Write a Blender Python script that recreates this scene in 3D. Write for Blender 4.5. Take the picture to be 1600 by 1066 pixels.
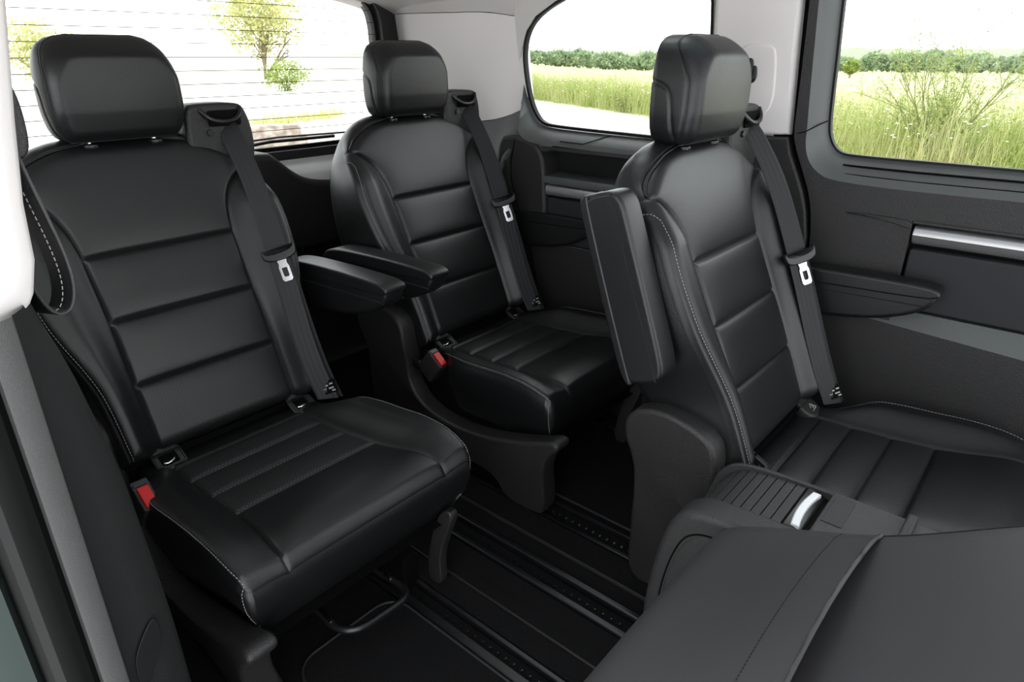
import bpy, bmesh, math, random
import numpy as np
from mathutils import Matrix, Vector
random.seed(7)
rng = np.random.default_rng(7)
SC = bpy.context.scene
COL = SC.collection
for o in list(bpy.data.objects):
    bpy.data.objects.remove(o)

# ------------------------------------------------------------------ camera
# world: +X across the van to the far wall, +Y to the rear, Z up (metres)
FPX, HORIZON = 1034.0, 85.0
pitch = math.atan((533.0 - HORIZON) / FPX)
yaw = math.radians(40.57)
fw = Vector((math.cos(pitch) * math.cos(yaw), math.cos(pitch) * math.sin(yaw), -math.sin(pitch)))
rt = Vector((math.sin(yaw), -math.cos(yaw), 0))
up = rt.cross(fw)
cam = bpy.data.cameras.new('camera')
cam.sensor_width = 36.0
cam.lens = 36.0 * FPX / 1600.0
cam.clip_start = 0.02
cam.clip_end = 3000
camo = bpy.data.objects.new('camera', cam)
COL.objects.link(camo)
M = Matrix((rt, up, -fw)).transposed().to_4x4()
M.translation = Vector((0, 0, 1.2))
camo.matrix_world = M
SC.camera = camo

# ------------------------------------------------------------------ world, sun, exposure
world = bpy.data.worlds.new('world')
SC.world = world
world.use_nodes = True
wn = world.node_tree
wn.nodes['Background'].inputs[0].default_value = (0.95, 0.98, 1.0, 1)
wn.nodes['Background'].inputs[1].default_value = 3.6
sun = bpy.data.lights.new('sun', 'SUN')
sun.energy = 3.0
sun.angle = math.radians(25)
sun.color = (1.0, 0.95, 0.86)
suno = bpy.data.objects.new('sun', sun)
COL.objects.link(suno)
suno.rotation_euler = Vector((-0.30, -0.42, -0.86)).to_track_quat('-Z', 'Y').to_euler()
SC.view_settings.view_transform = 'Standard'
SC.view_settings.look = 'None'
SC.view_settings.exposure = 0.0
SC.view_settings.gamma = 1.0
SC.view_settings.use_curve_mapping = False

# ------------------------------------------------------------------ materials
MT = {}


def mat(name, col, rough=0.5, metal=0.0, spec=0.5, bump=None, vary=None, sheen=0.0):
    m = bpy.data.materials.new(name)
    m.use_nodes = True
    nt = m.node_tree
    b = nt.nodes['Principled BSDF']
    b.inputs['Base Color'].default_value = (*col, 1)
    b.inputs['Roughness'].default_value = rough
    b.inputs['Metallic'].default_value = metal
    b.inputs['Specular IOR Level'].default_value = spec
    if sheen:
        b.inputs['Sheen Weight'].default_value = sheen
    tc = nt.nodes.new('ShaderNodeTexCoord')
    if bump:
        kind, scale, strength, dist = bump
        if kind == 'voronoi':
            t = nt.nodes.new('ShaderNodeTexVoronoi')
            t.feature = 'SMOOTH_F1'
            out = t.outputs['Distance']
        else:
            t = nt.nodes.new('ShaderNodeTexNoise')
            t.inputs['Detail'].default_value = 3
            out = t.outputs[0]
        t.inputs['Scale'].default_value = scale
        nt.links.new(tc.outputs['Object'], t.inputs['Vector'])
        bp = nt.nodes.new('ShaderNodeBump')
        bp.inputs['Strength'].default_value = strength
        bp.inputs['Distance'].default_value = dist
        nt.links.new(out, bp.inputs['Height'])
        nt.links.new(bp.outputs[0], b.inputs['Normal'])
    if vary:
        scale, c2, lo, hi = vary
        t = nt.nodes.new('ShaderNodeTexNoise')
        t.inputs['Scale'].default_value = scale
        t.inputs['Detail'].default_value = 4
        nt.links.new(tc.outputs['Object'], t.inputs['Vector'])
        r = nt.nodes.new('ShaderNodeValToRGB')
        r.color_ramp.elements[0].position = lo
        r.color_ramp.elements[1].position = hi
        r.color_ramp.elements[0].color = (*col, 1)
        r.color_ramp.elements[1].color = (*c2, 1)
        nt.links.new(t.outputs[0], r.inputs[0])
        nt.links.new(r.outputs[0], b.inputs['Base Color'])
    MT[name] = m
    return m


mat('leather', (0.0058, 0.0060, 0.0066), 0.40, spec=0.52, bump=('noise', 480, 0.32, 0.0012))
mat('leather_grey', (0.042, 0.0405, 0.0430), 0.52, spec=0.4, bump=('noise', 480, 0.2, 0.001))
mat('plastic', (0.0180, 0.0172, 0.0178), 0.46, spec=0.48, bump=('noise', 420, 0.6, 0.002))
mat('plastic_grey', (0.030, 0.0296, 0.0304), 0.48, spec=0.45, bump=('noise', 420, 0.5, 0.002))
mat('plastic_ledge_lit', (0.085, 0.092, 0.090), 0.42, spec=0.5, bump=('noise', 420, 0.35, 0.0015))  # plastic lightened and greened to carry outdoor light reflected on the ledges
mat('cover', (0.007, 0.0075, 0.0085), 0.45)
mat('pillar_dark', (0.008, 0.0085, 0.0085), 0.6, spec=0.35, bump=('noise', 600, 0.4, 0.0012))
mat('plastic_smooth', (0.008, 0.008, 0.009), 0.32)
mat('soft_touch', (0.017, 0.017, 0.0195), 0.62, spec=0.35)
mat('strip_grey', (0.09, 0.088, 0.088), 0.6, bump=('noise', 900, 0.7, 0.0015))
mat('gap', (0.002, 0.002, 0.002), 0.8, spec=0.1)
mat('rubber', (0.004, 0.004, 0.004), 0.6, spec=0.3)
mat('webbing', (0.018, 0.018, 0.02), 0.6, spec=0.35, bump=('noise', 900, 0.3, 0.0005))
mat('webbing_dark', (0.009, 0.009, 0.010), 0.65, spec=0.3, bump=('noise', 900, 0.3, 0.0005))
mat('thread', (0.30, 0.29, 0.29), 0.6)
mat('thread_dark', (0.004, 0.004, 0.004), 0.7)
mat('carpet', (0.0055, 0.0055, 0.006), 0.95, spec=0.1, bump=('noise', 420, 1.0, 0.003), vary=(700, (0.022, 0.021, 0.022), 0.45, 0.75))
mat('chrome', (0.75, 0.75, 0.77), 0.18, metal=1)
mat('satin', (0.62, 0.61, 0.62), 0.33, metal=0.85)
mat('dark_metal', (0.05, 0.05, 0.055), 0.36, metal=0.9)
mat('red', (0.50, 0.004, 0.004), 0.4)
mat('white_plastic', (0.74, 0.76, 0.78), 0.3)
mat('white_trim', (0.78, 0.74, 0.73), 0.75, spec=0.3, bump=('noise', 350, 0.12, 0.001))
mat('headliner', (0.62, 0.59, 0.57), 0.9, spec=0.2, bump=('noise', 300, 0.2, 0.001))
mat('paint', (0.05, 0.065, 0.06), 0.25, spec=0.6)
mat('concrete', (0.22, 0.17, 0.14), 0.9, bump=('noise', 9, 0.5, 0.02), vary=(6, (0.48, 0.42, 0.36), 0.4, 0.7))
mat('bark', (0.22, 0.18, 0.12), 0.9)
mat('twig', (0.17, 0.19, 0.07), 0.9)
mat('flower', (0.8, 0.8, 0.75), 0.7)
mat('wire', (0.10, 0.07, 0.05), 0.6)


def leafmat(name, c1, c2, scale):
    m = mat(name, c1, 0.7, spec=0.2, vary=(scale, c2, 0.35, 0.65))
    nt = m.node_tree
    b = nt.nodes['Principled BSDF']
    tr = nt.nodes.new('ShaderNodeBsdfTranslucent')
    mix = nt.nodes.new('ShaderNodeMixShader')
    mix.inputs[0].default_value = 0.35
    ramp = [n for n in nt.nodes if n.type == 'VALTORGB'][0]
    nt.links.new(ramp.outputs[0], tr.inputs[0])
    nt.links.new(b.outputs[0], mix.inputs[1])
    nt.links.new(tr.outputs[0], mix.inputs[2])
    nt.links.new(mix.outputs[0], nt.nodes['Material Output'].inputs[0])
    return m


leafmat('grass', (0.22, 0.29, 0.07), (0.46, 0.45, 0.22), 1.1)
leafmat('leaves', (0.16, 0.23, 0.05), (0.32, 0.38, 0.10), 2.5)
leafmat('leaves_glare', (0.40, 0.42, 0.15), (0.6, 0.58, 0.3), 1.5)  # lightened for glare in the tailgate view; the verge grass is yellow itself
leafmat('tree_far_hazy', (0.20, 0.28, 0.16), (0.37, 0.44, 0.27), 0.25)  # paled base colours take the place of aerial haze

# perforated leather: fine rows of pin holes
def perf(name, plane, strength):
    m = mat(name, (0.0058, 0.0060, 0.0066), 0.44, spec=0.45)
    nt = m.node_tree
    tc = nt.nodes.new('ShaderNodeTexCoord')
    mp = nt.nodes.new('ShaderNodeMapping')
    mp.inputs['Rotation'].default_value = (math.radians(66) if plane == 'XZ' else 0, 0, 0)
    m2 = nt.nodes.new('ShaderNodeMapping')
    m2.inputs['Rotation'].default_value = (0, 0, math.radians(45))
    vo = nt.nodes.new('ShaderNodeTexVoronoi')
    vo.inputs['Scale'].default_value = 190
    vo.inputs['Randomness'].default_value = 0.0
    vo.voronoi_dimensions = '2D'
    rp = nt.nodes.new('ShaderNodeValToRGB')
    rp.color_ramp.elements[0].position = 0.16
    rp.color_ramp.elements[1].position = 0.24
    rp.color_ramp.elements[0].color = (0.085 * strength, 0.085 * strength, 0.087 * strength, 1)
    rp.color_ramp.elements[1].color = (0.0058, 0.0060, 0.0066, 1)
    nt.links.new(tc.outputs['Object'], mp.inputs[0])
    nt.links.new(mp.outputs[0], m2.inputs[0])
    nt.links.new(m2.outputs[0], vo.inputs['Vector'])
    nt.links.new(vo.outputs['Distance'], rp.inputs[0])
    nt.links.new(rp.outputs[0], nt.nodes['Principled BSDF'].inputs['Base Color'])


perf('leather_perf', 'XY', .75)
perf('leather_perf_back', 'XZ', .22)

# thin clear glass
m = bpy.data.materials.new('glass')
m.use_nodes = True
nt = m.node_tree
for n in list(nt.nodes):
    if n.type != 'OUTPUT_MATERIAL':
        nt.nodes.remove(n)
tr = nt.nodes.new('ShaderNodeBsdfTransparent')
tr.inputs[0].default_value = (0.96, 0.98, 0.97, 1)
gl = nt.nodes.new('ShaderNodeBsdfGlossy')
gl.inputs['Roughness'].default_value = 0.02
fr = nt.nodes.new('ShaderNodeFresnel')
fr.inputs[0].default_value = 1.25
mx = nt.nodes.new('ShaderNodeMixShader')
nt.links.new(fr.outputs[0], mx.inputs[0])
nt.links.new(tr.outputs[0], mx.inputs[1])
nt.links.new(gl.outputs[0], mx.inputs[2])
nt.links.new(mx.outputs[0], nt.nodes['Material Output'].inputs[0])
MT['glass'] = m
m = m.copy()
m.name = 'glass_tinted'
m.node_tree.nodes['Transparent BSDF'].inputs[0].default_value = (0.17, 0.19, 0.20, 1)
MT['glass_tinted'] = m

# ground outdoors: pale track, meadow, field bands
m = mat('ground', (0.5, 0.5, 0.3), 0.95, spec=0.1)
nt = m.node_tree
b = nt.nodes['Principled BSDF']
tc = nt.nodes.new('ShaderNodeTexCoord')
at_ = nt.nodes.new('ShaderNodeAttribute')
at_.attribute_name = 'zone'
n1 = nt.nodes.new('ShaderNodeTexNoise')
n1.inputs['Scale'].default_value = 0.35
n1.inputs['Detail'].default_value = 8
nt.links.new(tc.outputs['Object'], n1.inputs['Vector'])
r1 = nt.nodes.new('ShaderNodeValToRGB')
r1.color_ramp.elements[0].position = 0.35
r1.color_ramp.elements[1].position = 0.65
r1.color_ramp.elements[0].color = (0.27, 0.30, 0.11, 1)
r1.color_ramp.elements[1].color = (0.46, 0.44, 0.25, 1)
nt.links.new(n1.outputs[0], r1.inputs[0])
n2 = nt.nodes.new('ShaderNodeTexNoise')
n2.inputs['Scale'].default_value = 40
n2.inputs['Detail'].default_value = 4
nt.links.new(tc.outputs['Object'], n2.inputs['Vector'])
r2 = nt.nodes.new('ShaderNodeValToRGB')
r2.color_ramp.elements[0].color = (0.42, 0.41, 0.39, 1)
r2.color_ramp.elements[1].color = (0.58, 0.57, 0.54, 1)
nt.links.new(n2.outputs[0], r2.inputs[0])
mixc = nt.nodes.new('ShaderNodeMix')
mixc.data_type = 'RGBA'
nt.links.new(at_.outputs['Fac'], mixc.inputs[0])
nt.links.new(r2.outputs[0], mixc.inputs[6])
nt.links.new(r1.outputs[0], mixc.inputs[7])
nt.links.new(mixc.outputs[2], b.inputs['Base Color'])


# ------------------------------------------------------------------ helpers
def empty(name, loc=(0, 0, 0), parent=None):
    o = bpy.data.objects.new(name, None)
    o.empty_display_size = 0.1
    COL.objects.link(o)
    o.location = loc
    if parent:
        o.parent = parent
    return o


def tag(o, label=None, cat=None, group=None, kind=None):
    if label:
        o['label'] = label
    if cat:
        o['category'] = cat
    if group:
        o['group'] = group
    if kind:
        o['kind'] = kind
    return o


def mesh(name, V, Fc, m, parent=None, sharp=40, mats=None):
    me = bpy.data.meshes.new(name)
    me.from_pydata([tuple(map(float, v)) for v in V], [], [tuple(map(int, f)) for f in Fc])
    bm = bmesh.new()
    bm.from_mesh(me)
    bmesh.ops.recalc_face_normals(bm, faces=bm.faces)
    lim = math.radians(sharp)
    for f in bm.faces:
        f.smooth = True
    for e in bm.edges:
        if len(e.link_faces) == 2 and e.calc_face_angle(0) > lim:
            e.smooth = False
    bm.to_mesh(me)
    bm.free()
    me.materials.append(MT[m])
    o = bpy.data.objects.new(name, me)
    COL.objects.link(o)
    if parent:
        o.parent = parent
    return o


def copy_tree(o, parent=None):
    c = o.copy()
    COL.objects.link(c)
    c.parent = parent
    for ch in o.children:
        copy_tree(ch, c)
    return c


def chaikin(p, k=2, closed=True):
    p = np.array(p, float)
    for _ in range(k):
        if closed:
            q = np.roll(p, -1, 0)
            a = .75 * p + .25 * q
            b_ = .25 * p + .75 * q
            p = np.stack([a, b_], 1).reshape(-1, p.shape[1])
        else:
            a = .75 * p[:-1] + .25 * p[1:]
            b_ = .25 * p[:-1] + .75 * p[1:]
            p = np.concatenate([p[:1], np.stack([a, b_], 1).reshape(-1, p.shape[1]), p[-1:]])
    return p


def resample(p, n):
    p = np.array(p, float)
    s = np.r_[0, np.cumsum(np.linalg.norm(np.diff(p, axis=0), axis=1))]
    t = np.linspace(0, s[-1], n)
    return np.stack([np.interp(t, s, p[:, i]) for i in range(p.shape[1])], 1)


def curve(xs, ys):
    """smooth interpolation of a table (cubic Hermite)"""
    xs = np.array(xs, float)
    ys = np.array(ys, float)
    d = np.gradient(ys, xs)

    def f(x):
        x = np.clip(np.asarray(x, float), xs[0], xs[-1])
        i = np.clip(np.searchsorted(xs, x) - 1, 0, len(xs) - 2)
        h = xs[i + 1] - xs[i]
        t = (x - xs[i]) / h
        return ((2 * t**3 - 3 * t**2 + 1) * ys[i] + (t**3 - 2 * t**2 + t) * h * d[i]
                + (-2 * t**3 + 3 * t**2) * ys[i + 1] + (t**3 - t**2) * h * d[i + 1])
    return f


def inset(p, r):
    p = np.array(p, float)
    d = np.roll(p, -1, 0) - p
    area = 0.5 * np.sum(p[:, 0] * np.roll(p[:, 1], -1) - np.roll(p[:, 0], -1) * p[:, 1])
    s = 1 if area > 0 else -1
    nrm = np.stack([-d[:, 1], d[:, 0]], 1) * s
    nrm /= np.maximum(np.linalg.norm(nrm, axis=1, keepdims=True), 1e-9)
    nn = nrm + np.roll(nrm, 1, 0)
    nn /= np.maximum(np.linalg.norm(nn, axis=1, keepdims=True), 1e-9)
    return p + nn * r


def slab(name, outline, w0, w1, fn, m, parent=None, r=0.004, k=0, seg=3, r0=None):
    """closed outline (u,v) given depth w0..w1 with rounded rims; fn(u,v,w)->xyz"""
    p = chaikin(outline, k) if k else np.array(outline, float)
    r0 = r if r0 is None else r0
    sgn = 1 if w1 > w0 else -1
    rings = []
    if r0 > 0:
        rings.append((r0 * 1.05, w0))
        for i in range(seg + 1):
            a = math.pi / 2 * i / seg
            rings.append((r0 * (1 - math.sin(a)), w0 + sgn * r0 * (1 - math.cos(a))))
    else:
        rings.append((0, w0))
    if r > 0:
        for i in range(seg + 1):
            a = math.pi / 2 * i / seg
            rings.append((r * (1 - math.cos(a)), w1 - sgn * r * (1 - math.sin(a))))
        rings.append((r * 1.05, w1))
    else:
        rings.append((0, w1))
    V, Fc = [], []
    n = len(p)
    for ins, w in rings:
        q = inset(p, ins) if ins > 0 else p
        V += [fn(a, b_, w) for a, b_ in q]
    for i in range(len(rings) - 1):
        for j in range(n):
            j2 = (j + 1) % n
            Fc.append((i * n + j, i * n + j2, (i + 1) * n + j2, (i + 1) * n + j))
    Fc.append(tuple(range(n - 1, -1, -1)))
    Fc.append(tuple(range((len(rings) - 1) * n, len(rings) * n)))
    return mesh(name, V, Fc, m, parent)


XY = lambda u, v, w: (u, v, w)      # outline in plan, depth along Z
YZ = lambda u, v, w: (w, u, v)      # outline in Y,Z, depth along X
XZ = lambda u, v, w: (u, w, v)      # outline in X,Z, depth along Y


def rect(u0, u1, v0, v1, r=0.0, n=4):
    if r <= 0:
        return [(u0, v0), (u1, v0), (u1, v1), (u0, v1)]
    out = []
    for cx, cy, a0 in ((u1 - r, v0 + r, -90), (u1 - r, v1 - r, 0), (u0 + r, v1 - r, 90), (u0 + r, v0 + r, 180)):
        for i in range(n + 1):
            a = math.radians(a0 + 90 * i / n)
            out.append((cx + r * math.cos(a), cy + r * math.sin(a)))
    return out


def box(name, x0, x1, y0, y1, z0, z1, m, parent=None, r=0.003):
    return slab(name, rect(x0, x1, y0, y1, r), z0, z1, XY, m, parent, r=min(r, abs(z1 - z0) * .4), seg=2)


def ring(name, outer, inner, w0, w1, fn, m, parent=None):
    """flat frame between two outlines with equal point counts"""
    n = len(outer)
    V = [fn(a, b_, w0) for a, b_ in outer] + [fn(a, b_, w0) for a, b_ in inner]
    V += [fn(a, b_, w1) for a, b_ in outer] + [fn(a, b_, w1) for a, b_ in inner]
    Fc = []
    for j in range(n):
        k = (j + 1) % n
        Fc += [(j, k, n + k, n + j), (2 * n + j, 3 * n + j, 3 * n + k, 2 * n + k),
               (j, 2 * n + j, 2 * n + k, k), (n + j, n + k, 3 * n + k, 3 * n + j)]
    return mesh(name, V, Fc, m, parent)


def tube_data(path, r, seg=8, closed=False):
    P = np.array(path, float)
    n = len(P)
    T = np.gradient(P, axis=0) if not closed else (np.roll(P, -1, 0) - np.roll(P, 1, 0))
    T /= np.maximum(np.linalg.norm(T, axis=1, keepdims=True), 1e-9)
    ref = np.array([0, 0, 1.0])
    if abs(T[0] @ ref) > .9:
        ref = np.array([1.0, 0, 0])
    N = np.zeros_like(P)
    a = ref - T[0] * (ref @ T[0])
    N[0] = a / np.linalg.norm(a)
    for i in range(1, n):
        a = N[i - 1] - T[i] * (N[i - 1] @ T[i])
        N[i] = a / max(np.linalg.norm(a), 1e-9)
    B = np.cross(T, N)
    R = np.broadcast_to(np.array(r, float), (n,))
    V = []
    for i in range(n):
        for j in range(seg):
            an = 2 * math.pi * j / seg
            V.append(P[i] + R[i] * (math.cos(an) * N[i] + math.sin(an) * B[i]))
    Fc = []
    m_ = n if closed else n - 1
    for i in range(m_):
        i2 = (i + 1) % n
        for j in range(seg):
            k = (j + 1) % seg
            Fc.append((i * seg + j, i * seg + k, i2 * seg + k, i2 * seg + j))
    if not closed:
        Fc += [tuple(range(seg - 1, -1, -1)), tuple(range((n - 1) * seg, n * seg))]
    return V, Fc


def tube(name, path, r, m, parent=None, seg=8, closed=False):
    V, Fc = tube_data(path, r, seg, closed)
    return mesh(name, V, Fc, m, parent, sharp=60)


def stitches(name, path, m='thread', parent=None, L=0.0042, gap=0.0022, r=0.00075, lift=None):
    """dashes of thread laid along a path"""
    P = np.array(path, float)
    s = np.r_[0, np.cumsum(np.linalg.norm(np.diff(P, axis=0), axis=1))]
    V, Fc = [], []
    t = 0.0
    while t + L < s[-1]:
        a, b_ = [np.array([np.interp(q, s, P[:, i]) for i in range(3)]) for q in (t, t + L)]
        v, f = tube_data([a, .5 * (a + b_), b_], [r * .6, r, r * .6], 4)
        k = len(V)
        V += v
        Fc += [tuple(i + k for i in q) for q in f]
        t += L + gap
    o = mesh(name, V, Fc, m, parent)
    o['kind'] = 'stuff'
    return o


def ribbon(name, path, wdir, width, m, parent=None, thick=0.0012, ridges=True):
    """webbing strap: centre path, width direction per point"""
    P = np.array(path, float)
    Wd = np.array(wdir, float)
    if Wd.ndim == 1:
        Wd = np.broadcast_to(Wd, P.shape)
    T = np.gradient(P, axis=0)
    T /= np.linalg.norm(T, axis=1, keepdims=True)
    Wd = Wd / np.linalg.norm(Wd, axis=1, keepdims=True)
    N = np.cross(T, Wd)
    N /= np.linalg.norm(N, axis=1, keepdims=True)
    us = np.linspace(-.5, .5, 13)
    hh = np.array([0, 1, 1, .45, 1, 1, .45, 1, 1, .45, 1, 1, 0]) * thick if ridges else np.ones(13) * thick
    V = []
    for i in range(len(P)):
        for u, h in zip(us, hh):
            V.append(P[i] + Wd[i] * u * width + N[i] * h)
        for u in us[::-1]:
            V.append(P[i] + Wd[i] * u * width - N[i] * thick)
    c = 26
    Fc = []
    for i in range(len(P) - 1):
        for j in range(c):
            k = (j + 1) % c
            Fc.append((i * c + j, i * c + k, (i + 1) * c + k, (i + 1) * c + j))
    Fc += [tuple(range(c - 1, -1, -1)), tuple(range((len(P) - 1) * c, len(P) * c))]
    return mesh(name, V, Fc, m, parent, sharp=50)


def sst(a, b_, x):
    t = np.clip((x - a) / (b_ - a), 0, 1)
    return t * t * (3 - 2 * t)


def dist_poly(X, Y, poly):
    """distance from points to polyline"""
    P = np.array(poly, float)
    D = np.full(X.shape, 9.0)
    for a, b_ in zip(P[:-1], P[1:]):
        d = b_ - a
        L2 = max(d @ d, 1e-12)
        t = np.clip(((X - a[0]) * d[0] + (Y - a[1]) * d[1]) / L2, 0, 1)
        D = np.minimum(D, np.hypot(X - a[0] - t * d[0], Y - a[1] - t * d[1]))
    return D


def split_grid(P, reg, parts, parent):
    """P (R,C,3) grid; reg (R-1,C-1) region ids -> one mesh per region, sharing positions"""
    R, C = P.shape[:2]
    out = {}
    for rid, (name, m) in parts.items():
        ii, jj = np.nonzero(reg == rid)
        if len(ii) == 0:
            continue
        ids = np.stack([ii * C + jj, ii * C + jj + 1, (ii + 1) * C + jj + 1, (ii + 1) * C + jj], 1)
        u, inv = np.unique(ids, return_inverse=True)
        out[rid] = mesh(name, P.reshape(-1, 3)[u], inv.reshape(-1, 4), m, parent, sharp=75)
    return out


# ------------------------------------------------------------------ setting: floor
ZF = 0.125
floor = box('floor', 0.10, 1.72, -1.0, 2.05, ZF - 0.06, ZF - 0.012, 'carpet')
tag(floor, kind='structure')


def fstrip(name, x0, x1, z1, m, y0=-0.9, y1=1.35, r=0.003):
    return box(name, x0, x1, y0, y1, ZF - 0.014, z1, m, floor, r)


fstrip('carpet_strip', 0.17, 0.665, ZF - .004, 'carpet', r=.002)
fstrip('rail_cover', 0.668, 0.690, ZF + .004, 'plastic_smooth')
fstrip('rail_lip', 0.722, 0.734, ZF + .003, 'dark_metal')
fstrip('carpet_strip', 0.737, 0.790, ZF + .002, 'carpet')
fstrip('edge_strip', 0.790, 0.794, ZF + .005, 'plastic', r=.001)
fstrip('carpet_strip', 0.794, 0.824, ZF + .0035, 'carpet', r=.001)
fstrip('carpet_strip', 0.824, 0.884, ZF + .001, 'carpet')
fstrip('rail_lip', 0.886, 0.904, ZF + .006, 'dark_metal', r=.005)
fstrip('rail_lip', 0.944, 0.962, ZF + .006, 'dark_metal', r=.005)
fstrip('carpet_strip', 0.964, 1.006, ZF - .002, 'carpet')
fstrip('edge_strip', 1.006, 1.010, ZF + .006, 'plastic', r=.001)
fstrip('carpet_strip', 1.010, 1.085, ZF + .003, 'carpet')
fstrip('rail_lip', 1.088, 1.102, ZF + .004, 'dark_metal', r=.004)
fstrip('rail_lip', 1.152, 1.162, ZF + .004, 'plastic_smooth', r=.003)
fstrip('carpet_strip', 1.166, 1.66, ZF - .004, 'carpet', r=.002)
for x in (1.128, 0.706, 0.924):
    V, Fc = [], []
    for i in range(58):
        y = -0.2 + i * 0.0205
        k = len(V)
        for dx, dy, dz in [(a, b_, c) for a in (-.0022, .0022) for b_ in (-.0016, .0016) for c in (0, .003)]:
            V.append((x + dx, y + dy, ZF - .011 + dz))
        for f in ((0, 1, 3, 2), (4, 6, 7, 5), (0, 4, 5, 1), (2, 3, 7, 6), (0, 2, 6, 4), (1, 5, 7, 3)):
            Fc.append(tuple(k + q for q in f))
    o = mesh('rail_notches', V, Fc, 'satin' if x > 1 else 'dark_metal', floor)
    o['kind'] = 'stuff'


def mat_thing(x0, x1, y0, y1, label, r):
    t = empty('floor_mat', ((x0 + x1) / 2, y0, ZF - .004))
    tag(t, label, 'floor mat', 'carpet floor mats')
    cx = (x0 + x1) / 2
    pts = [(u - cx, v - y0) for u, v in rect(x0, x1, y0, y1, r, 6)]
    slab('pile', pts, 0.0005, 0.010, XY, 'carpet', t, r=.003)
    loop = [(u, v, .0085) for u, v in pts]
    tube('binding', loop, .0035, 'webbing', t, 6, closed=True)
    return t


mat_thing(.415, .662, -.6, .905, 'black carpet floor mat below the front of the nearest left seat', .05)
mat_thing(1.178, 1.56, -.1, 1.02, 'black carpet floor mat between the middle seat and the right seat', .02)

# ------------------------------------------------------------------ setting: ceiling
def roof_z(x, y):
    u = (x - .175) / (1.668 - .175)
    k = 1 - (2 * u - 1)**4
    return 1.325 + .085 * sst(1.45, 1.28, y) + (.11 - .05 * sst(1.45, 1.28, y)) * k - .05 * sst(1.8, 2.06, y) * k


GX0 = ((.42, .85), (1.0, 1.43))     # two unseen roof panes, added for top light, either side of a spine
GY0 = (-.9, 1.15)
xs = np.array([.175, .22, .27, .33, .42, .56, .70, .85, .925, 1.0, 1.14, 1.29, 1.43, 1.52, 1.58, 1.63, 1.668])
ys = np.array([-1.0, -.9, -.4, .1, .6, 1.15, 1.3, 1.5, 1.7, 1.8, 1.87, 1.94, 2.0, 2.06])
V, Fc = [], []
for lay in (0, 1):
    for y in ys:
        for x in xs:
            V.append((x, y, float(roof_z(x, y)) + lay * .04))
nu = len(xs)
for i in range(len(ys) - 1):
    for j in range(nu - 1):
        yc, xc = (ys[i] + ys[i + 1]) / 2, (xs[j] + xs[j + 1]) / 2
        if GY0[0] < yc < GY0[1] and any(a < xc < b_ for a, b_ in GX0):
            continue
        for lay in (0, 1):
            a = lay * len(ys) * nu + i * nu + j
            Fc.append((a, a + 1, a + nu + 1, a + nu))
ceil = mesh('ceiling', V, Fc, 'headliner')
tag(ceil, kind='structure')
for a, b_ in GX0:
    gx = np.linspace(a, b_, 6)
    V = [(x, y, float(roof_z(x, 0)) + .03) for y in GY0 for x in gx]
    mesh('added_roof_pane', V, [(j, j + 1, j + 7, j + 6) for j in range(5)], 'glass_tinted', ceil)

# ------------------------------------------------------------------ setting: far side wall
def xlean(z):
    """inner wall surface: leans inward above the belt line"""
    return 1.70 - .17 * max(0.0, z - 1.0)


def wall_slab(name, outline, m, parent, xi, th=.03, k=0, r=.004, lean=True):
    """outline in (Y,Z); visible face at X = xi (+ lean)"""
    def fn(u, v, w):
        return (w - (.17 * max(0.0, v - 1.0) if lean else 0), u, v)
    return slab(name, outline, xi + th, xi, fn, m, parent, r=r, k=k, r0=0)


def sweep_y(name, prof, y0, y1, m, parent, n=2):
    """closed profile (X,Z) extruded along Y"""
    return slab(name, prof, y0, y1, lambda u, v, w: (u, w, v), m, parent, r=.0015, seg=1)


wall_right = slab('wall_right', [(-1.0, ZF), (2.05, ZF), (2.05, .80), (-1.0, .80)], 1.80, 1.705, YZ, 'gap', None, r=0)
tag(wall_right, kind='structure')

# far sliding door with its window
def lean(z):
    return .17 * max(0.0, z - 1.0)


def loft(name, lines, m, parent, sharp=40):
    """sheet through matching polylines of xyz points"""
    n = len(lines[0])
    V = [p for l in lines for p in l]
    Fc = [(i * n + j, i * n + j + 1, (i + 1) * n + j + 1, (i + 1) * n + j) for i in range(len(lines) - 1) for j in range(n - 1)]
    return mesh(name, V, Fc, m, parent, sharp)


door = slab('door_1', rect(-1.0, .44, ZF, .97), 1.78, 1.70, YZ, 'gap', None, r=0)
tag(door, kind='structure')


def yz_path(pts, n=60):
    return resample(chaikin(pts, 2, False), n)


Wp = [(.490, 1.50), (.489, 1.30), (.487, 1.2), (.486, 1.1), (.484, 1.05), (.479, 1.024), (.466, 1.0), (.447, .987), (.42, .984), (.30, .983), (0, .983), (-1, .983)]
Fp = [(.521, 1.50), (.520, 1.30), (.518, 1.2), (.516, 1.1), (.514, 1.05), (.514, 1.006), (.502, .974), (.480, .951), (.447, .935), (.30, .930), (0, .934), (-1, .934)]
Wp, Fp = chaikin(Wp, 2, False), chaikin(Fp, 2, False)
l0 = [(1.712 - lean(z), y - .002, z - .002) for y, z in Wp]
l1 = [(1.690 - lean(z), y, z) for y, z in Wp]
l15 = [(1.654 - lean((a + c) / 2), .3 * d_ + .7 * b_, .3 * a + .7 * c) for (d_, a), (b_, c) in zip(Wp, Fp)]
l2 = [(1.641 - lean(z), y, z) for y, z in Fp]
loft('window_reveal', [l0, l1, l15, l2], 'plastic_ledge_lit', door, 60)
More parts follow.
